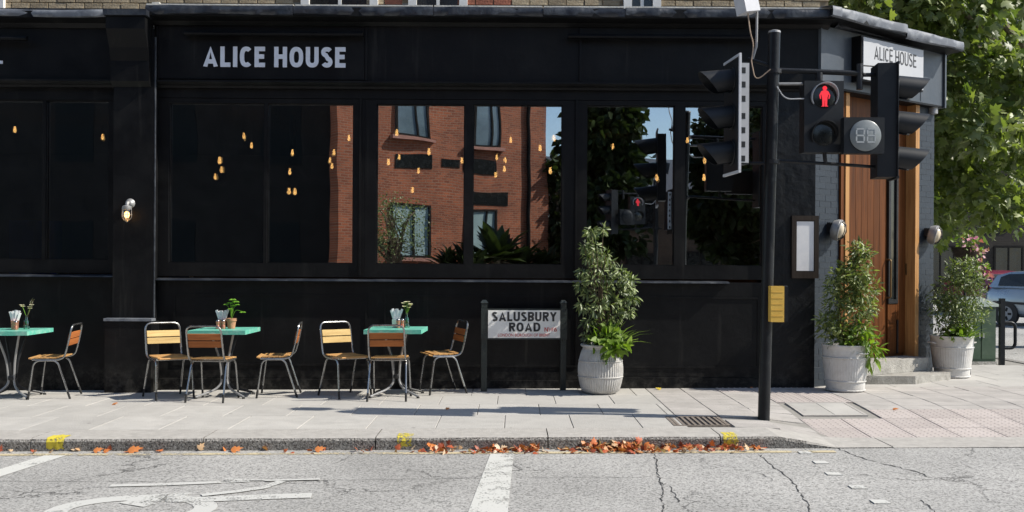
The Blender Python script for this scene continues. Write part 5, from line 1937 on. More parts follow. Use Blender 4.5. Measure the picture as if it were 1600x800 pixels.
pl2, z2 = planter('dolly', tuple(c2), 'white galvanised tub planter left of the timber door')
base = (c2.x, c2.y, c2.z + z2)
prof = [(0.10, -.02, .18, 5), (0.22, -.04, .24, 8), (0.34, -.02, .28, 8), (0.46, .06, .25, 7), (0.56, .08, .27, 8), (0.68, .06, .27, 8), (0.78, .08, .23, 8), (0.88, .02, .20, 7), (0.98, .06, .15, 5), (1.08, .13, .09, 4), (1.18, .16, .06, 4)]
shrub(base, cone_clumps(prof, 22, 44, 0.115), 'dense conical shrub in the tub left of the timber door', 0.075, 34, droop=0.1, mat=leafmat('box_leaf', (0.225, 0.265, 0.080), (0.060, 0.095, 0.026), 0.30, 0.7))
shrub((base[0] + .10, base[1] - .12, base[2]), [(0, -.02, .14, .13, 44), (.10, -.03, .12, .13, 44), (.15, -.03, .0, .10, 30), (-.10, 0, .10, .10, 26), (.06, 0, .24, .10, 28), (.14, 0, -.10, .07, 16)], 'bright fern-like plant hanging over the tub left of the door', 0.13, 35, mat=L_BRIGHT, kind='narrow', cat='plant', stems=False, droop=0.5, name='leafy_plant')
v3 = MC @ Vector((2.36, -0.36, 0))
c3 = Vector((v3.x, v3.y, G(v3.x, v3.y)))
pl3, z3 = planter('dolly', tuple(c3), 'white galvanised tub planter right of the timber door')
base = (c3.x, c3.y, c3.z + z3)
prof = [(0.10, 0.05, .18, 6), (0.22, 0.05, .25, 9), (0.34, 0.08, .30, 10), (0.46, .10, .32, 11), (0.58, .10, .32, 10), (0.70, .10, .30, 9), (0.82, .12, .27, 8), (0.92, .12, .22, 7), (1.02, .12, .14, 4)]
shrub(base, cone_clumps(prof, 23, 40, 0.105), 'round dark-leaved shrub in the tub right of the timber door', 0.066, 36, droop=0.1, mat=leafmat('myrtle_leaf', (0.175, 0.220, 0.070), (0.045, 0.078, 0.024), 0.28, 0.8))
spiky((base[0] + .10, base[1] - .14, base[2]), 46, 0.40, 'bright grassy plant at the front of the right-hand tub', 37, lean=(0.35, -0.2))
shrub((base[0] - .02, base[1] - .15, base[2]), [(0, 0, .10, .10, 26), (.08, 0, .08, .10, 22), (-.08, 0, .05, .08, 16)], 'bright leafy plant at the front of the right-hand tub', 0.10, 38, mat=L_BRIGHT, kind='oval', cat='plant', stems=False, name='leafy_plant')
# pink and white blooms behind the right-hand tub
cf = P(1508, 392, 2.0)
rf = np.random.default_rng(5)
fb = empty('hanging_flowers', (cf.x, 2.0, 0.07))
otube('pole', [(0, 0, 0), (0, 0, cf.z)], 0.018, IRON, fb, 8)
bm = NB()
lathe(bm, [(0.04, -.20), (0.15, -.12), (0.19, 0.0)], 14, Matrix.Translation((0, 0, cf.z - .02)))
build('basket', bm, SOIL, fb, smooth=True)
a_ = clump_leaves([(0, 0, cf.z + .05, .18, 60), (.08, -.1, cf.z - .12, .15, 50), (.18, -.1, cf.z - .30, .10, 30)], rf, 0.06)
leaves_mesh('leaves', *a_, 'oval', L_BRIGHT, fb)
a_ = clump_leaves([(0.03, -.12, cf.z + .04, .12, 30), (.12, -.16, cf.z - .12, .12, 26), (.22, -.14, cf.z - .36, .08, 20)], rf, 0.07)
leaves_mesh('blossoms', *a_, 'oval', PETP, fb)
tag(fb, 'pink and white flowers in a basket behind the right-hand tub', 'flowers')

# ================================================================== TRAFFIC SIGNAL
def make_signal():
    pb = gp(1193, 654)
    YP = pb.y
    t = empty('traffic_signal', (pb.x, YP, 0))
    ox = pb.x
    def q(px, py, dy=0.0):
        v = P(px, py, YP + dy)
        return Vector((v.x - ox, dy, v.z))
    zb = G(pb.x, YP)
    top = q(1210, 52)
    pole = otube('pole', [(0, 0, zb - .1), (top.x * .5, 0, (zb + top.z) / 2), top], 0.057, POLE, t, 20)
    bm = NB()
    d = (top - Vector((0, 0, zb))).normalized()
    tube(bm, [top + d * .001, top + d * 0.02, top + d * 0.03], [0.060, 0.058, 0.03], 20)
    build('pole_cap', bm, GREYLAMP, pole, smooth=True)
    for py in (112, 253):
        c = q(1210 - (py - 112) * .02, py)
        bm = NB()
        tube(bm, [c - d * .02, c + d * .02], 0.068, 20)
        build('clamp', bm, IRON, pole, smooth=True)
    # ---- a vehicle head: local frame faces -Y, origin at board centre
    def vehicle_head(c, face, white):
        rz = atan2(face[0], -face[1])
        h = empty('signal_head')
        h.parent = t
        h.location = c
        h.rotation_euler = (0, 0, rz)
        H2, W2 = 0.56, (0.235 if white else 0.155)
        bm = NB()
        box(bm, -W2, W2, 0.0, 0.008, -H2, H2)
        bb = build('backing_board', bm, SIGBLK, h)
        bm = NB()
        wd = 0.022
        for dd in ((-W2 - .002, W2 + .002, H2 - wd, H2 + .003), (-W2 - .002, W2 + .002, -H2 - .003, -H2 + wd), (W2 - wd, W2 + .003, -H2 + wd, H2 - wd)):
            box(bm, dd[0], dd[1], -0.006, 0.016, dd[2], dd[3])
        build('board_border', bm, SIGWHT if white else SIGBLK, h)
        bm = NB()
        box(bm, -0.13, 0.13, 0.009, 0.13 if white else 0.19, -0.47 if white else -0.545, 0.50 if white else 0.555)
        hs = build('housing', bm, SIGBLK, h, 0.012)  # shade on the far sides put into black; only the street side is grey
        if white:
            obox('side_grille', (0.131, 0.136, 0.015, 0.125, -0.46, 0.49), SIGGRY, h, 0.002)
        for sx in ((1,) if white else ()):
            for k in range(7):
                zz = 0.42 - k * 0.135 - (0.03 if k > 2 else 0)
                obox('slot', (sx * 0.136 - .002, sx * 0.136 + .002, 0.045, 0.09, zz - .028, zz + .028), SIGBLK, hs, 0)
        for k, zz in enumerate((0.345, 0.0, -0.345)):
            bm = NB()
            lathe(bm, [(0.105, 0), (0.10, 0.012), (0.06, 0.026), (0.004, 0.03)], 22, Matrix.Translation((0, -0.001, zz)) @ Matrix.Rotation(pi / 2, 4, 'X'))
            build('lens', bm, LENSDK, h, smooth=True)
            # visor: tunnel cut back underneath
            bm = NB()
            nA = 24
            inner, outer = [], []
            rings = []
            a0, a1 = radians(-62), radians(242)
            for i in range(nA + 1):
                a = a0 + (a1 - a0) * i / nA
                up = (sin(a) + 1) / 2
                ln = 0.13 + 0.20 * up ** 0.8
                cx_, cz_ = cos(a), sin(a)
                rings.append([bm.verts.new((0.112 * cx_, -0.002, zz + 0.112 * cz_)), bm.verts.new((0.108 * cx_, -ln, zz + 0.106 * cz_ - 0.03)), bm.verts.new((0.104 * cx_, -ln, zz + 0.102 * cz_ - 0.03)), bm.verts.new((0.108 * cx_, -0.002, zz + 0.108 * cz_))])
            for r0, r1 in zip(rings, rings[1:]):
                for i in range(4):
                    bm.faces.new((r0[i], r0[(i + 1) % 4], r1[(i + 1) % 4], r1[i]))
            bm.faces.new(rings[0])
            bm.faces.new(rings[-1][::-1])
            build('visor', bm, SIGBLK, h, smooth=True)
            bm = NB()
            tube(bm, [(0.12 * cos(2 * pi * k2 / 24), -0.006, zz + 0.12 * sin(2 * pi * k2 / 24)) for k2 in range(25)], 0.008, 6)
            build('lens_ring', bm, SIGBLK, h, smooth=True)
        return h
    cL = q(1143, 182, -0.05)
    vehicle_head(cL, (-0.995, -0.10), True)
    cR = q(1397, 191, 0.05)
    vehicle_head(cR, (0.99, -0.10), False)
    # ---- pedestrian head
    a, b = q(1257, 126, -0.06), q(1318, 238, -0.06)
    pd = obox('pedestrian_head', (a.x, b.x, -0.06, 0.10, b.z, a.z), SIGBLK, t, 0.02)
    pcx = (a.x + b.x) / 2
    for k, py in enumerate((151, 210)):
        cz = q(1288, py, -.06).z
        bm = NB()
        lathe(bm, [(0.112, 0), (0.108, 0.008), (0.06, 0.014), (0.004, 0.016)], 24, Matrix.Translation((pcx, -0.061, cz)) @ Matrix.Rotation(pi / 2, 4, 'X'))
        ln = build('lens', bm, LENSDK, pd, smooth=True)
        bm = NB()
        nA = 22
        rings = []
        for i in range(nA + 1):
            an = radians(-35) + radians(250) * i / nA
            L = 0.02 + 0.07 * max(0, (sin(an) + .6) / 1.6)
            rings.append([bm.verts.new((pcx + r_ * cos(an), y_, cz + r_ * sin(an))) for r_, y_ in ((0.130, -0.0615), (0.130, -0.06 - L), (0.122, -0.06 - L), (0.122, -0.0615))])
        for r0, r1 in zip(rings, rings[1:]):
            for i in range(4):
                bm.faces.new((r0[i], r0[(i + 1) % 4], r1[(i + 1) % 4], r1[i]))
        bm.faces.new(rings[0]); bm.faces.new(rings[-1][::-1])
        build('hood', bm, SIGGRY if k == 0 else SIGBLK, pd, smooth=True)
        if k == 0:
            bm = NB()
            def fpoly(pts):
                prism(bm, pts, 0, 0.004, Matrix.Translation((pcx, -0.078, cz)) @ Matrix(((1, 0, 0, 0), (0, 0, -1, 0), (0, 1, 0, 0), (0, 0, 0, 1))))
            k_ = 0.1
            fpoly([(0.022 * cos(2 * pi * j / 12), 0.078 + 0.022 * sin(2 * pi * j / 12)) for j in range(12)])
            fpoly([(-.012, .058), (.012, .058), (.034, .048), (.038, .03), (.026, -.012), (.024, -.04), (.022, -.088), (.034, -.098), (.003, -.098), (.002, -.04), (-.002, -.04), (-.003, -.098), (-.034, -.098), (-.022, -.088), (-.024, -.04), (-.026, -.012), (-.038, .03), (-.034, .048)])
            fpoly([(.036, .044), (.052, .012), (.046, -.022), (.036, -.026), (.036, -.012), (.040, .010), (.030, .034)])
            fpoly([(-.036, .044), (-.030, .034), (-.040, .010), (-.036, -.012), (-.036, -.026), (-.046, -.022), (-.052, .012)])
            build('standing_figure', bm, REDMAN, ln)
    # ---- countdown unit
    a, b = q(1319, 183, -0.20), q(1382, 240, -0.20)
    cd = obox('countdown_unit', (a.x, b.x, -0.20, -0.10, b.z, a.z), SIGBLK, t, 0.01)
    cc = q(1352, 212, -.20)
    bm = NB()
    lathe(bm, [(0.148, 0), (0.148, 0.008), (0.14, 0.014)], 32, Matrix.Translation((cc.x, -0.201, cc.z)) @ Matrix.Rotation(pi / 2, 4, 'X'))
    dsp = build('display', bm, DISC, cd, smooth=True)
    for dx in (-0.052, 0.052):
        w, hh2, tk = 0.036, 0.062, 0.007
        segs = [(-w, w, hh2 - tk, hh2 + tk), (-w, w, -tk, tk), (-w, w, -hh2 - tk, -hh2 + tk), (-w - tk, -w + tk, tk + .003, hh2 - tk - .003), (w - tk, w + tk, tk + .003, hh2 - tk - .003), (-w - tk, -w + tk, -hh2 + tk + .003, -tk - .003), (w - tk, w + tk, -hh2 + tk + .003, -tk - .003)]
        for s_ in segs:
            obox('segment', (cc.x + dx + s_[0], cc.x + dx + s_[1], -0.2165, -0.2152, cc.z + s_[2], cc.z + s_[3]), SEGM, dsp)
    # ---- brackets and cables
    def arm(pts, r, mat=POLE, n=10, name='bracket_arm'):
        return otube(name, pts, r, mat, t, n)
    arm([q(1214, 110), q(1275, 112), q(1348, 115)], 0.026)
    arm([q(1214, 131), q(1258, 131)], 0.014, GREYLAMP)
    arm([q(1214, 251), q(1330, 258), q(1380, 262, .05)], 0.016)
    arm([q(1343, 100), q(1343, 140)], 0.030, IRON)
    arm([q(1348, 117), q(1385, 117, .04)], 0.02)
    arm([q(1343, 102), q(1370, 104, .04)], 0.007, IRON)
    arm([q(1280, 114), q(1280, 127)], 0.035, IRON)
    arm([q(1172, 255, 0.05), q(1205, 255)], 0.014)
    arm([q(1168, 92, 0.02), q(1205, 103)], 0.018)
    arm([q(1288, 238), q(1290, 256)], 0.02, IRON)
    def cable(pts, mat=CABLE, r=0.006):
        otube('cable', fillet(pts, 0.2, 6), r, mat, t, 6)
    cable([q(1174, 95, -.03), q(1180, 128, -.04), q(1204, 108, -.065)])
    cable([q(1214, 135, -.06), q(1226, 155, -.06), q(1258, 154, -.05)], SIGGRY)
    cable([q(1168, 14, -.02), q(1172, 50, -.03), q(1178, 70, -.01), q(1174, 96, -.02)])
    # ---- vehicle detector on a thin rod
    arm([q(1183, 5), q(1182, 72), q(1176, 92)], 0.012, GREYLAMP, 8, 'detector_rod')
    c = q(1168, 4, -0.03)
    bm = NB()
    M = Matrix.Translation(c) @ Matrix.Rotation(radians(-12), 4, 'Y') @ Matrix.Rotation(radians(25), 4, 'Z')
    box(bm, -.085, .085, -.06, .09, -.10, .16, M)
    build('detector', bm, SIGWHT, t, 0.012)
    # ---- push button box
    a, b = q(1205, 447, -.14), q(1223, 503, -.14)
    pbx = obox('push_button_box', (a.x - .01, b.x + .005, -0.17, -0.075, b.z, a.z), YELLOW, t, 0.014)
    bm = NB()
    prism(bm, [(-0.168, b.z + .004), (-0.02, b.z + .02), (-0.02, a.z - .01), (-0.12, a.z + .006), (-0.160, a.z - .004)], b.x + .007, b.x + .045, YZX)
    build('side_cover', bm, POLE, pbx, 0.006)
    for k in range(5):
        zz = b.z + (a.z - b.z) * (k + 1) / 6
        obox('face_ridge', (a.x, b.x - .004, -0.1725, -0.1702, zz - .003, zz + .003), YELLOW, pbx)
    tag(t, 'black traffic signal pole with three signal heads, red standing figure and countdown', 'traffic signal')
    return t
sig = make_signal()
# its partner across the road, seen mirrored in the windows
sig2 = copy_tree(sig)
sig2.location = (3.6, -12.3, 0)
sig2.rotation_euler = (0, 0, pi - 0.3)
tag(sig2, 'far traffic signal across the road, seen only mirrored in the windows', 'traffic signal')

def _all(o):
    for k in [c for c in bpy.data.objects if c.parent == o]:
        yield k
        yield from _all(k)
for k in _all(sig2):
    if k.name.startswith(('board_border', 'housing', 'display', 'segment', 'detector')):
        k.data = k.data.copy()
        k.data.materials.clear()
        k.data.materials.append(SIGBLK)

# ================================================================== ROUND THE CORNER
# cabinet
cb = gp(1520, 568)
cab = empty('utility_cabinet', (cb.x, cb.y, G(cb.x, cb.y)), radians(6))
obox('body', (-.235, .235, -.2, .2, 0.05, 0.86), CABGREEN, cab, 0.008)
obox('base', (-.25, .25, -.21, .21, -0.05, 0.048), CONC, cab)
for s in (-1, 1):
    d_ = obox('door', (s * .117 - .108, s * .117 + .108, -.212, -.202, 0.09, 0.83), CABGREEN, cab, 0.004)
    obox('latch', (s * .03 - .012, s * .03 + .012, -.225, -.213, 0.40, 0.47), GREYLAMP, d_, 0.003)
bm = NB()
prism(bm, [(-.26, 0.862), (.26, 0.862), (.26, 0.90), (0.0, 1.0), (-.26, 0.90)], -.23, .23, Matrix(((1, 0, 0, 0), (0, 0, 1, 0), (0, 1, 0, 0), (0, 0, 0, 1))))
build('cap', bm, surf('pale_green_cap', (0.42, 0.47, 0.42), (0.32, 0.38, 0.33), rough=0.5), cab, 0.006)
tag(cab, 'dark green utility cabinet with pitched pale cap behind the right-hand tub', 'utility cabinet')
# hooped cycle post
cp = gp(1565, 569)
st = empty('cycle_stand', (cp.x, cp.y, G(cp.x, cp.y)))
bm = NB()
box(bm, -.035, .035, -.03, .03, -0.1, 0.98)
build('post', bm, POLE, st, 0.008)
otube('hoop', fillet([(-.03, 0, .92), (-.17, 0, .92), (-.17, 0, .58), (-.03, 0, .58)], .10, 6), 0.024, POLE, st, 10)
otube('hoop', fillet([(.03, 0, .62), (.20, 0, .62), (.20, 0, .24), (.03, 0, .24)], .11, 6), 0.024, POLE, st, 10)
tag(st, 'dark cycle post with two curved hoops right of the green cabinet', 'cycle stand')
bp_ = gp(1515, 585)
bl = empty('marker_post', (bp_.x, bp_.y, G(bp_.x, bp_.y)))
otube('shaft', [(0, 0, -.1), (0, 0, 0.50)], 0.016, POLE, bl, 8)
bm = NB(); sphere(bm, (0, 0, 0.51), 0.022); build('knob', bm, POLE, bl, smooth=True)
tag(bl, 'thin black post standing just right of the right-hand tub', 'post')

# side street kerb
sk = empty('side_kerb', (PAV_X1, 2, 0)); setting(sk)
for k in range(12):
    y0 = -2.0 + k * 1.4
    obox('kerbstone', (0.0, 0.15, y0 - 2 + .004, y0 - 2 + 1.396, -0.10, SL * PAV_X1 + 0.0), GRANITE, sk, 0.012)

# cars
def make_car(name, loc, rz, paint, label, plate=None):
    t = empty(name, loc, rz)
    # +x is forward; stations: x, half width, sill z, belt/bonnet z
    S = [(-1.93, .60, .42, .86), (-1.88, .74, .32, .95), (-1.70, .82, .26, 1.00), (-1.2, .85, .22, 1.00), (-0.4, .86, .20, .98), (0.4, .86, .20, .96), (0.95, .85, .21, .93), (1.45, .82, .24, .84), (1.78, .74, .28, .74), (1.92, .58, .36, .62)]
    bm = NB()
    rings = []
    for x, w, z0, z1 in S:
        half = [(w * .80, z0), (w * .97, z0 + .10), (w, z0 + (z1 - z0) * .5), (w * .97, z0 + (z1 - z0) * .82), (w * .88, z1 - .01), (w * .5, z1 + .02)]
        ring = [bm.verts.new((x, y, z)) for y, z in half] + [bm.verts.new((x, -y, z)) for y, z in half[::-1]]
        rings.append(ring)
    n = len(rings[0])
    for a, b in zip(rings, rings[1:]):
        for i in range(n):
            bm.faces.new((a[i], b[i], b[(i + 1) % n], a[(i + 1) % n]))
    bm.faces.new(rings[0]); bm.faces.new(rings[-1][::-1])
    body = build('body', bm, paint, t, smooth=True, angle=50)
    # cabin
    R = [(-1.86, .66, 1.00, .62, 1.03), (-1.62, .76, .99, .60, 1.34), (-1.25, .78, .99, .60, 1.43), (-0.5, .79, .975, .61, 1.46), (0.15, .79, .965, .60, 1.43), (0.55, .78, .955, .57, 1.30), (1.02, .74, .93, .66, .95)]
    bm = NB()
    rings = []
    for x, w0, z0, w1, z1 in R:
        rings.append([bm.verts.new(v) for v in ((x, w0, z0), (x, (w0 * .35 + w1 * .65), z0 + (z1 - z0) * .65), (x, w1, z1 - .02), (x, w1 * .6, z1), (x, -w1 * .6, z1), (x, -w1, z1 - .02), (x, -(w0 * .35 + w1 * .65), z0 + (z1 - z0) * .65), (x, -w0, z0))])
    for a, b in zip(rings, rings[1:]):
        for i in range(7):
            bm.faces.new((a[i], b[i], b[i + 1], a[i + 1]))
    bm.faces.new(rings[0]); bm.faces.new(rings[-1][::-1])
    build('cabin', bm, paint, t, smooth=True, angle=35)
    # glass panels a little proud of the cabin
    def quad(nm, pts, mat, parent=t):
        me = bpy.data.meshes.new(nm)
        c = sum((Vector(p) for p in pts), Vector()) / len(pts)
        nrm = (Vector(pts[1]) - Vector(pts[0])).cross(Vector(pts[2]) - Vector(pts[0])).normalized()
        if nrm.dot(c - Vector((-.3, 0, 1.0))) < 0:
            nrm = -nrm
        m = len(pts)
        vs_ = [Vector(p) + nrm * .012 for p in pts] + [Vector(p) - nrm * .004 for p in pts]
        fs = [list(range(m)), list(range(2 * m - 1, m - 1, -1))] + [[i, m + i, m + (i + 1) % m, (i + 1) % m] for i in range(m)]
        me.from_pydata(vs_, [], fs)
        me.update()
        return link(nm, me, parent, mat)
    for s in (-1, 1):
        quad('side_window', [(-1.50, s * .755, 1.04), (-0.62, s * .775, 1.03), (-0.62, s * .655, 1.37), (-1.25, s * .66, 1.35), (-1.46, s * .69, 1.27)], DARKGL if False else LENSDK)
        quad('side_window', [(-0.54, s * .775, 1.03), (0.62, s * .765, 1.01), (0.30, s * .665, 1.31), (0.05, s * .655, 1.36), (-0.54, s * .655, 1.37)], LENSDK)
        quad('tail_light', [(-1.905, s * .45, .70), (-1.89, s * .70, .72), (-1.83, s * .74, 1.02), (-1.86, s * .60, 1.03)], REDLIGHT)
        quad('headlight', [(1.84, s * .52, .58), (1.74, s * .74, .62), (1.62, s * .76, .76), (1.76, s * .56, .74)], STEEL)
        quad('rub_strip', [(-1.15, s * .872, .56), (1.0, s * .872, .54), (1.0, s * .872, .60), (-1.15, s * .872, .62)], TRIM)
        bm = NB(); box(bm, 0.50, 0.62, s * .96 - .10, s * .96 + .10, 0.96, 1.08); build('mirror', bm, paint, t, 0.02)
        bm = NB(); box(bm, -0.46, -0.30, s * .875 - .012, s * .875 + .012, 0.82, 0.85); build('door_handle', bm, paint, t, 0.006)
    quad('rear_window', [(-1.81, -.56, 1.09), (-1.81, .56, 1.09), (-1.655, .52, 1.32), (-1.655, -.52, 1.32)], LENSDK)
    quad('windscreen', [(0.95, -.62, .99), (0.95, .62, .99), (0.60, .52, 1.275), (0.60, -.52, 1.275)], LENSDK)
    bm = NB(); box(bm, -1.975, -1.80, -.72, .72, .34, .56); build('rear_bumper', bm, paint, t, 0.04, smooth=True)
    obox('number_plate', (-1.992, -1.978, -.26, .26, .60 if plate else .62, .72 if plate else .73), YPLATE, t)
    bm = NB(); box(bm, -1.93, -1.86, -.28, .28, .58, .76); build('plate_recess', bm, TRIM, t)
    # wheels
    for wx_ in (-1.22, 1.28):
        for s in (-1, 1):
            M = Matrix.Translation((wx_, s * .78, 0.30)) @ Matrix.Rotation(-s * pi / 2, 4, 'X')
            bm = NB()
            lathe(bm, [(0.20, -.085), (0.285, -.085), (0.30, -.06), (0.30, .06), (0.285, .092), (0.20, .092)], 24, M)
            tr_ = build('wheel', bm, RUBBER, t, smooth=True, angle=50)
            bm = NB()
            lathe(bm, [(0.205, .086), (0.20, .098), (0.17, .094), (0.05, .10), (0.004, .102)], 24, M)
            build('rim', bm, SIGGRY, tr_, smooth=True)
            for k in range(5):
                a = 2 * pi * k / 5
                bm = NB()
                box(bm, 0.07, 0.17, -.03, .03, .0985, .1005, M @ Matrix.Rotation(a, 4, 'Z'))
                build('rim_slot', bm, RUBBER, tr_)
            bm = NB()
            lathe(bm, [(0.335, -.02), (0.335, .094)], 24, M)
            build('wheel_arch', bm, TRIM, t, smooth=True)
    tag(t, label, 'car')
    return t
def roadz(x):
    return SL * x - 0.112
kx = 14.4
make_car('parked_car', (14.5, 13.3, roadz(14.5)), radians(-60), SILVER, 'silver-blue hatchback parked at the right edge behind the cycle stand')
mx_ = 15.8
make_car('parked_car', (mx_, 20.5, roadz(mx_)), pi / 2, MAROON, 'maroon car seen from behind, past the green cabinet', True)

# plane tree leaning over the corner
def tree(name, base, trunk_h, r0, clumps, leaf, mat, label, seed, kind='plane', bark=None, **kw):
    t = empty(name, base)
    rr = random.Random(seed)
    tr = otube('trunk', [(0, 0, -.3), (0.05, 0.03, trunk_h * .4), (rr.uniform(-.2, .2), rr.uniform(-.2, .2), trunk_h), (rr.uniform(-.4, .4), rr.uniform(-.3, .3), trunk_h * 1.5)], [r0 * 1.15, r0, r0 * .85, r0 * .45], bark or BARK, t, 12)
    for c in clumps[::max(1, len(clumps) // 16)]:
        m = Vector((c[0], c[1], c[2]))
        st_ = Vector((0, 0, trunk_h * rr.uniform(.75, 1.3)))
        mid = st_.lerp(m, .5) + Vector((rr.uniform(-.3, .3), rr.uniform(-.3, .3), rr.uniform(0, .5)))
        otube('limb', [st_, st_.lerp(mid, .5), mid, mid.lerp(m, .6), m], [r0 * .35, r0 * .28, r0 * .2, r0 * .12, .012], bark or BARK, t, 7)
    a_ = clump_leaves(clumps, np.random.default_rng(seed), leaf, **kw)
    leaves_mesh('crown', *a_, kind, mat, t)
    tag(t, label, 'tree')
    return t
tx, ty = 11.2, 6.8
rr = random.Random(12)
cl = []
while len(cl) < 330:
    x, y, z = rr.uniform(5.6, 13.0), rr.uniform(3.6, 9.0), rr.uniform(1.5, 8.8)
    s = FPX / (y - CAMY)
    px = 800 + x * s
    zmin = 1.75 if px < 1545 else 1.75 + (px - 1545) * 0.014
    if px > 1620:
        zmin = 5.6
        if px > 1660 or rr.random() < 0.5:
            continue
    if z < zmin + 0.3:
        continue
    if x < 7.0 and z < 5.0 and y < 5:
        continue
    if px < 1450 and z < 5.4:
        continue
    cl.append((x - tx, y - ty, z, rr.uniform(.38, .62), 74))
tree('plane_tree', (tx, ty, roadz(tx)), 3.6, 0.30, cl, 0.19, L_PLANE, 'large sunlit plane tree overhanging the street corner at the right', 41, shell=0.5, droop=0.45)
# shaded houses closing the side street
def house(name, x0, x1, y, h, mat, label, depth=8.0, floors=3, bays=6, face=-1, winmat=None, rot=0.0, frame=WHITE):
    t = empty(name, ((x0 + x1) / 2, y, 0), rot)
    w = (x1 - x0) / 2
    ya, yb = (0, depth) if face < 0 else (-depth, 0)
    obox('wall', (-w, w, ya, yb, -0.6, h), mat, t)
    bm = NB()
    prism(bm, [(ya - .3, h + .002), (yb + .3, h + .002), ((ya + yb) / 2, h + 2.0)], -w - .2, w + .2, YZX)
    build('roof', bm, surf('slate_roof', (0.07, 0.075, 0.085), (0.05, 0.053, 0.06), rough=0.6, scale=8), t)
    fy = 0.0
    fh = h / floors
    for f in range(floors):
        for b in range(bays):
            cx = -w + 2 * w * (b + .5) / bays
            z0 = f * fh + 0.9
            z1 = z0 + fh * .52
            ww = min(0.55, 2 * w / bays * .32)
            s = face
            wd = obox('window', (cx - ww, cx + ww, *sorted((s * .004, s * .016)), z0, z1), winmat or LENSDK, t)
            if frame is None:
                continue
            bm = NB()
            for d in ((cx - ww - .07, cx - ww, z0 - .0, z1), (cx + ww, cx + ww + .07, z0, z1), (cx - ww - .07, cx + ww + .07, z1, z1 + .08), (cx - .025, cx + .025, z0, z1)):
                box(bm, d[0], d[1], *sorted((s * .002, s * .05)), d[2], d[3])
            build('frame', bm, frame, wd)
            obox('sill', (cx - ww - .12, cx + ww + .12, *sorted((s * .003, s * .14)), z0 - .10, z0 - .002), STONE if frame is WHITE else frame, wd)
    tag(t, label, 'building')
    return t
DKTERR = brick_mat('shade_dark_brickwork', (0.030, 0.024, 0.019), (0.022, 0.017, 0.014), (0.028, 0.025, 0.021))  # brick colour darkened to hold the shade on the far terrace
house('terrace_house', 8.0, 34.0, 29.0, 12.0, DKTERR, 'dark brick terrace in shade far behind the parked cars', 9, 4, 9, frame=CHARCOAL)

# ================================================================== ACROSS THE STREET (seen mirrored in the windows)
# orange brick house standing obliquely so that the sun strikes its front
A, B = Vector((-5.16, -16.2, 0)), Vector((1.12, -20.9, 0))
tv = (B - A)
L = tv.length
ang = atan2(tv.y, tv.x)
bh = empty('brick_house', ((A.x + B.x) / 2, (A.y + B.y) / 2, 0), ang)
h2 = L / 2
obox('wall', (-h2, h2, -7.0, 0.0, -0.6, 9.5), ORANGEB, bh)
bm = NB()
prism(bm, [(-7.3, 9.502), (0.3, 9.502), (-3.5, 11.5)], -h2 - .2, h2 + .2, YZX)
build('roof', bm, surf('house_slate', (0.08, 0.085, 0.095), rough=0.6, scale=8), bh)
WINBLUE = surf('window_painted_sky', (0.16, 0.22, 0.25), (0.08, 0.11, 0.13), rough=0.1, scale=1.2, spec=0.8)  # sky reflection put into the pane's own colour
WINPALE = surf('window_with_blind', (0.36, 0.47, 0.47), (0.25, 0.34, 0.34), rough=0.25, scale=1.0)
def along(px):
    """distance along the house front for a mirrored sight line"""
    k = (px - 800) / FPX
    # X = A.x + u*cos, Zv = CAMY_abs - Y
    u = (k * (-CAMY * 1.0 - A.y) - A.x) / (cos(ang) + k * sin(ang) * 1.0) if False else None
    d0 = -A.y - CAMY
    # virtual depth grows as Y falls: d = d0 - u*sin(ang)
    u = (k * d0 - A.x) / (cos(ang) + k * sin(ang))
    return u - h2, d0 - u * sin(ang)
def hz(px, py):
    u, d = along(px)
    return CAMH + ((HOR - py) + (px - 800) * ROLL) * d / FPX
def hwin(px0, px1, py0, py1, mat, sill=True, frame=True):
    a, b = along(px0)[0], along(px1)[0]
    pm = (px0 + px1) / 2
    z1, z0 = hz(pm, py0), hz(pm, py1)
    w = obox('window', (a, b, 0.002, 0.02, z0, z1), mat, bh)
    if frame:
        bm = NB()
        for d in ((a, a + .07, z0, z1), (b - .07, b, z0, z1), (a + .07, b - .07, z0, z0 + .07), (a + .07, b - .07, z1 - .07, z1), ((a + b) / 2 + .1, (a + b) / 2 + .16, z0 + .07, z1 - .07)):
            box(bm, d[0], d[1], 0.021, 0.07, d[2], d[3])
        build('frame', bm, CHARCOAL, w)
    if sill:
        obox('sill', (a - .15, b + .15, 0.002, 0.16, z0 - .10, z0 - .001), surf('pink_sill_stone', (0.42, 0.20, 0.15), rough=0.8), w)
hwin(618, 672, 120, 214, WINBLUE)
hwin(736, 776, 120, 228, WINBLUE)
hwin(612, 672, 316, 402, WINPALE)
hwin(730, 774, 322, 400, WINPALE)
hwin(620, 674, 240, 262, LENSDK, False, False)
hwin(690, 722, 249, 262, LENSDK, False, False)
hwin(728, 770, 248, 270, LENSDK, False, False)
hwin(728, 790, 295, 315, LENSDK, False, False)
for px in (821,):
    u = along(px)[0]
    otube('downpipe', [(u, .07, -0.2), (u, .07, 9.4)], 0.06, CHARCOAL, bh, 8)
tag(bh, 'sunlit orange brick house mirrored in the middle windows', 'building')
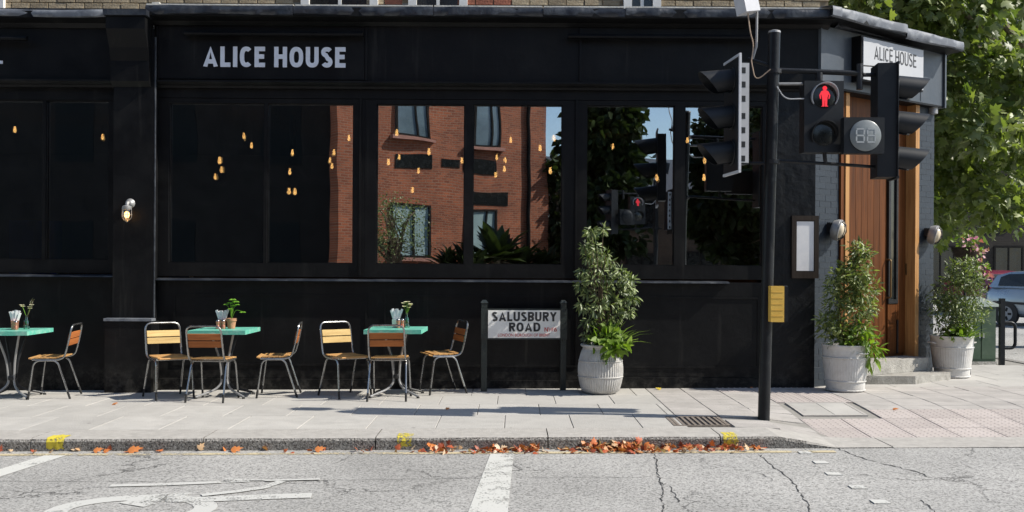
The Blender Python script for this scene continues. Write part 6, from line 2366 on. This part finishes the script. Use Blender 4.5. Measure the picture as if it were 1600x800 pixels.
# unseen dark terrace added so the left windows mirror no bright sky
house('added_dark_house', -30.0, -5.32, -16.6, 11.0, CHARCOAL, 'added black terrace keeping the sky out of the left window reflections', 9, 3, 8, face=1, winmat=surf('dim_pane', (0.010, 0.013, 0.014), (0.007, 0.009, 0.010), rough=0.8, spec=0.1, scale=1.0), frame=None)
house('garden_house', 1.6, 16.0, -27.5, 4.6, BROWNB, 'low brown brick house behind trees, mirrored in the right windows', 8, 2, 6, face=1, frame=CHARCOAL)
def rtree(px, d, zc, rx, rz_, n, label, seed, leaf=0.30, per=48, mat=L_DARK, th=2.5):
    X = (px - 800) * d / FPX
    Y = -(d + CAMY)
    rr = random.Random(seed)
    cl = []
    while len(cl) < n:
        a, b, c = rr.uniform(-1, 1), rr.uniform(-1, 1), rr.uniform(-1, 1)
        if a * a + b * b + c * c > 1:
            continue
        cl.append((a * rx, b * rx, zc + c * rz_, rr.uniform(.3, .5) * min(1.0, rx), per))
    tree('garden_tree', (X, Y, -0.1), th, 0.17 * min(1, rx), cl, leaf, mat, label, seed, kind='oval', bark=STEM)
rtree(946, 27.5, 4.5, 1.05, 3.1, 80, 'tall dark tree mirrored in the pane above the barrel planter', 51, per=70)
rtree(1150, 30, 4.2, 1.55, 2.6, 110, 'broad dark tree mirrored behind the signal pole', 52, per=70)
rtree(1245, 28, 4.4, 2.2, 3.4, 130, 'dark tree mirrored at the right end of the windows', 55, per=60)
rtree(868, 33, 3.3, 0.8, 2.3, 34, 'slim dark tree mirrored at the right edge of the brick house', 53)
rtree(615, 26.0, 2.55, 0.85, 0.95, 62, 'small airy sunlit tree mirrored in front of the brick house', 54, leaf=0.06, per=44, mat=L_SHRUB, th=1.6)
for k, (px, d, zz, ln) in enumerate(((700, 26, 1.6, .85), (735, 25.5, 1.55, .9), (775, 26, 1.8, 1.35), (812, 26.5, 1.6, .95), (845, 27, 1.6, .8))):
    X = (px - 800) * d / FPX
    names = ['leftmost', 'second from left', 'tallest', 'second from right', 'rightmost']
    t = empty('yucca', (X, -(d + CAMY), -0.1))
    otube('trunk', [(0, 0, -.1), (.03, 0, zz * .5), (0, 0, zz)], 0.07, BARK, t, 8)
    r = np.random.default_rng(60 + k)
    n = 70
    an = r.random(n) * 2 * pi
    el = -0.3 + r.random(n) * 1.5
    ds = np.stack([np.cos(an) * np.cos(el), np.sin(an) * np.cos(el), np.sin(el)], 1)
    leaves_mesh('leaves', np.tile(np.array([[0, 0, zz]]), (n, 1)) + r.normal(size=(n, 3)) * .06, ds, np.tile(np.array([[0, 0, 1.0]]), (n, 1)), ln * (.5 + .5 * r.random(n)), 'narrow', L_DARK, t)
    tag(t, 'spiky yucca mirrored below the brick house, ' + names[k] + ' of five', 'plant', 'yuccas across the street')
hd = empty('hedge', (1.0, -11.6 - 0.2 - 0.0, 0))
hd.location = (0.2, -(26.4 + CAMY), -0.1)
rh = np.random.default_rng(71)
hc = [(x, y, z, .22, 40) for x in np.arange(-2.0, 4.6, .3) for y in (0, .35) for z in (.3, .7, 1.1, 1.45)]
leaves_mesh('foliage', *clump_leaves(hc, rh, 0.09), 'oval', L_DARK, hd)
obox('woody_core', (-2.0, 4.5, 0.0, .35, 0, 1.4), STEM, hd)
tag(hd, 'low dark hedge mirrored along the foot of the brick house', 'hedge')
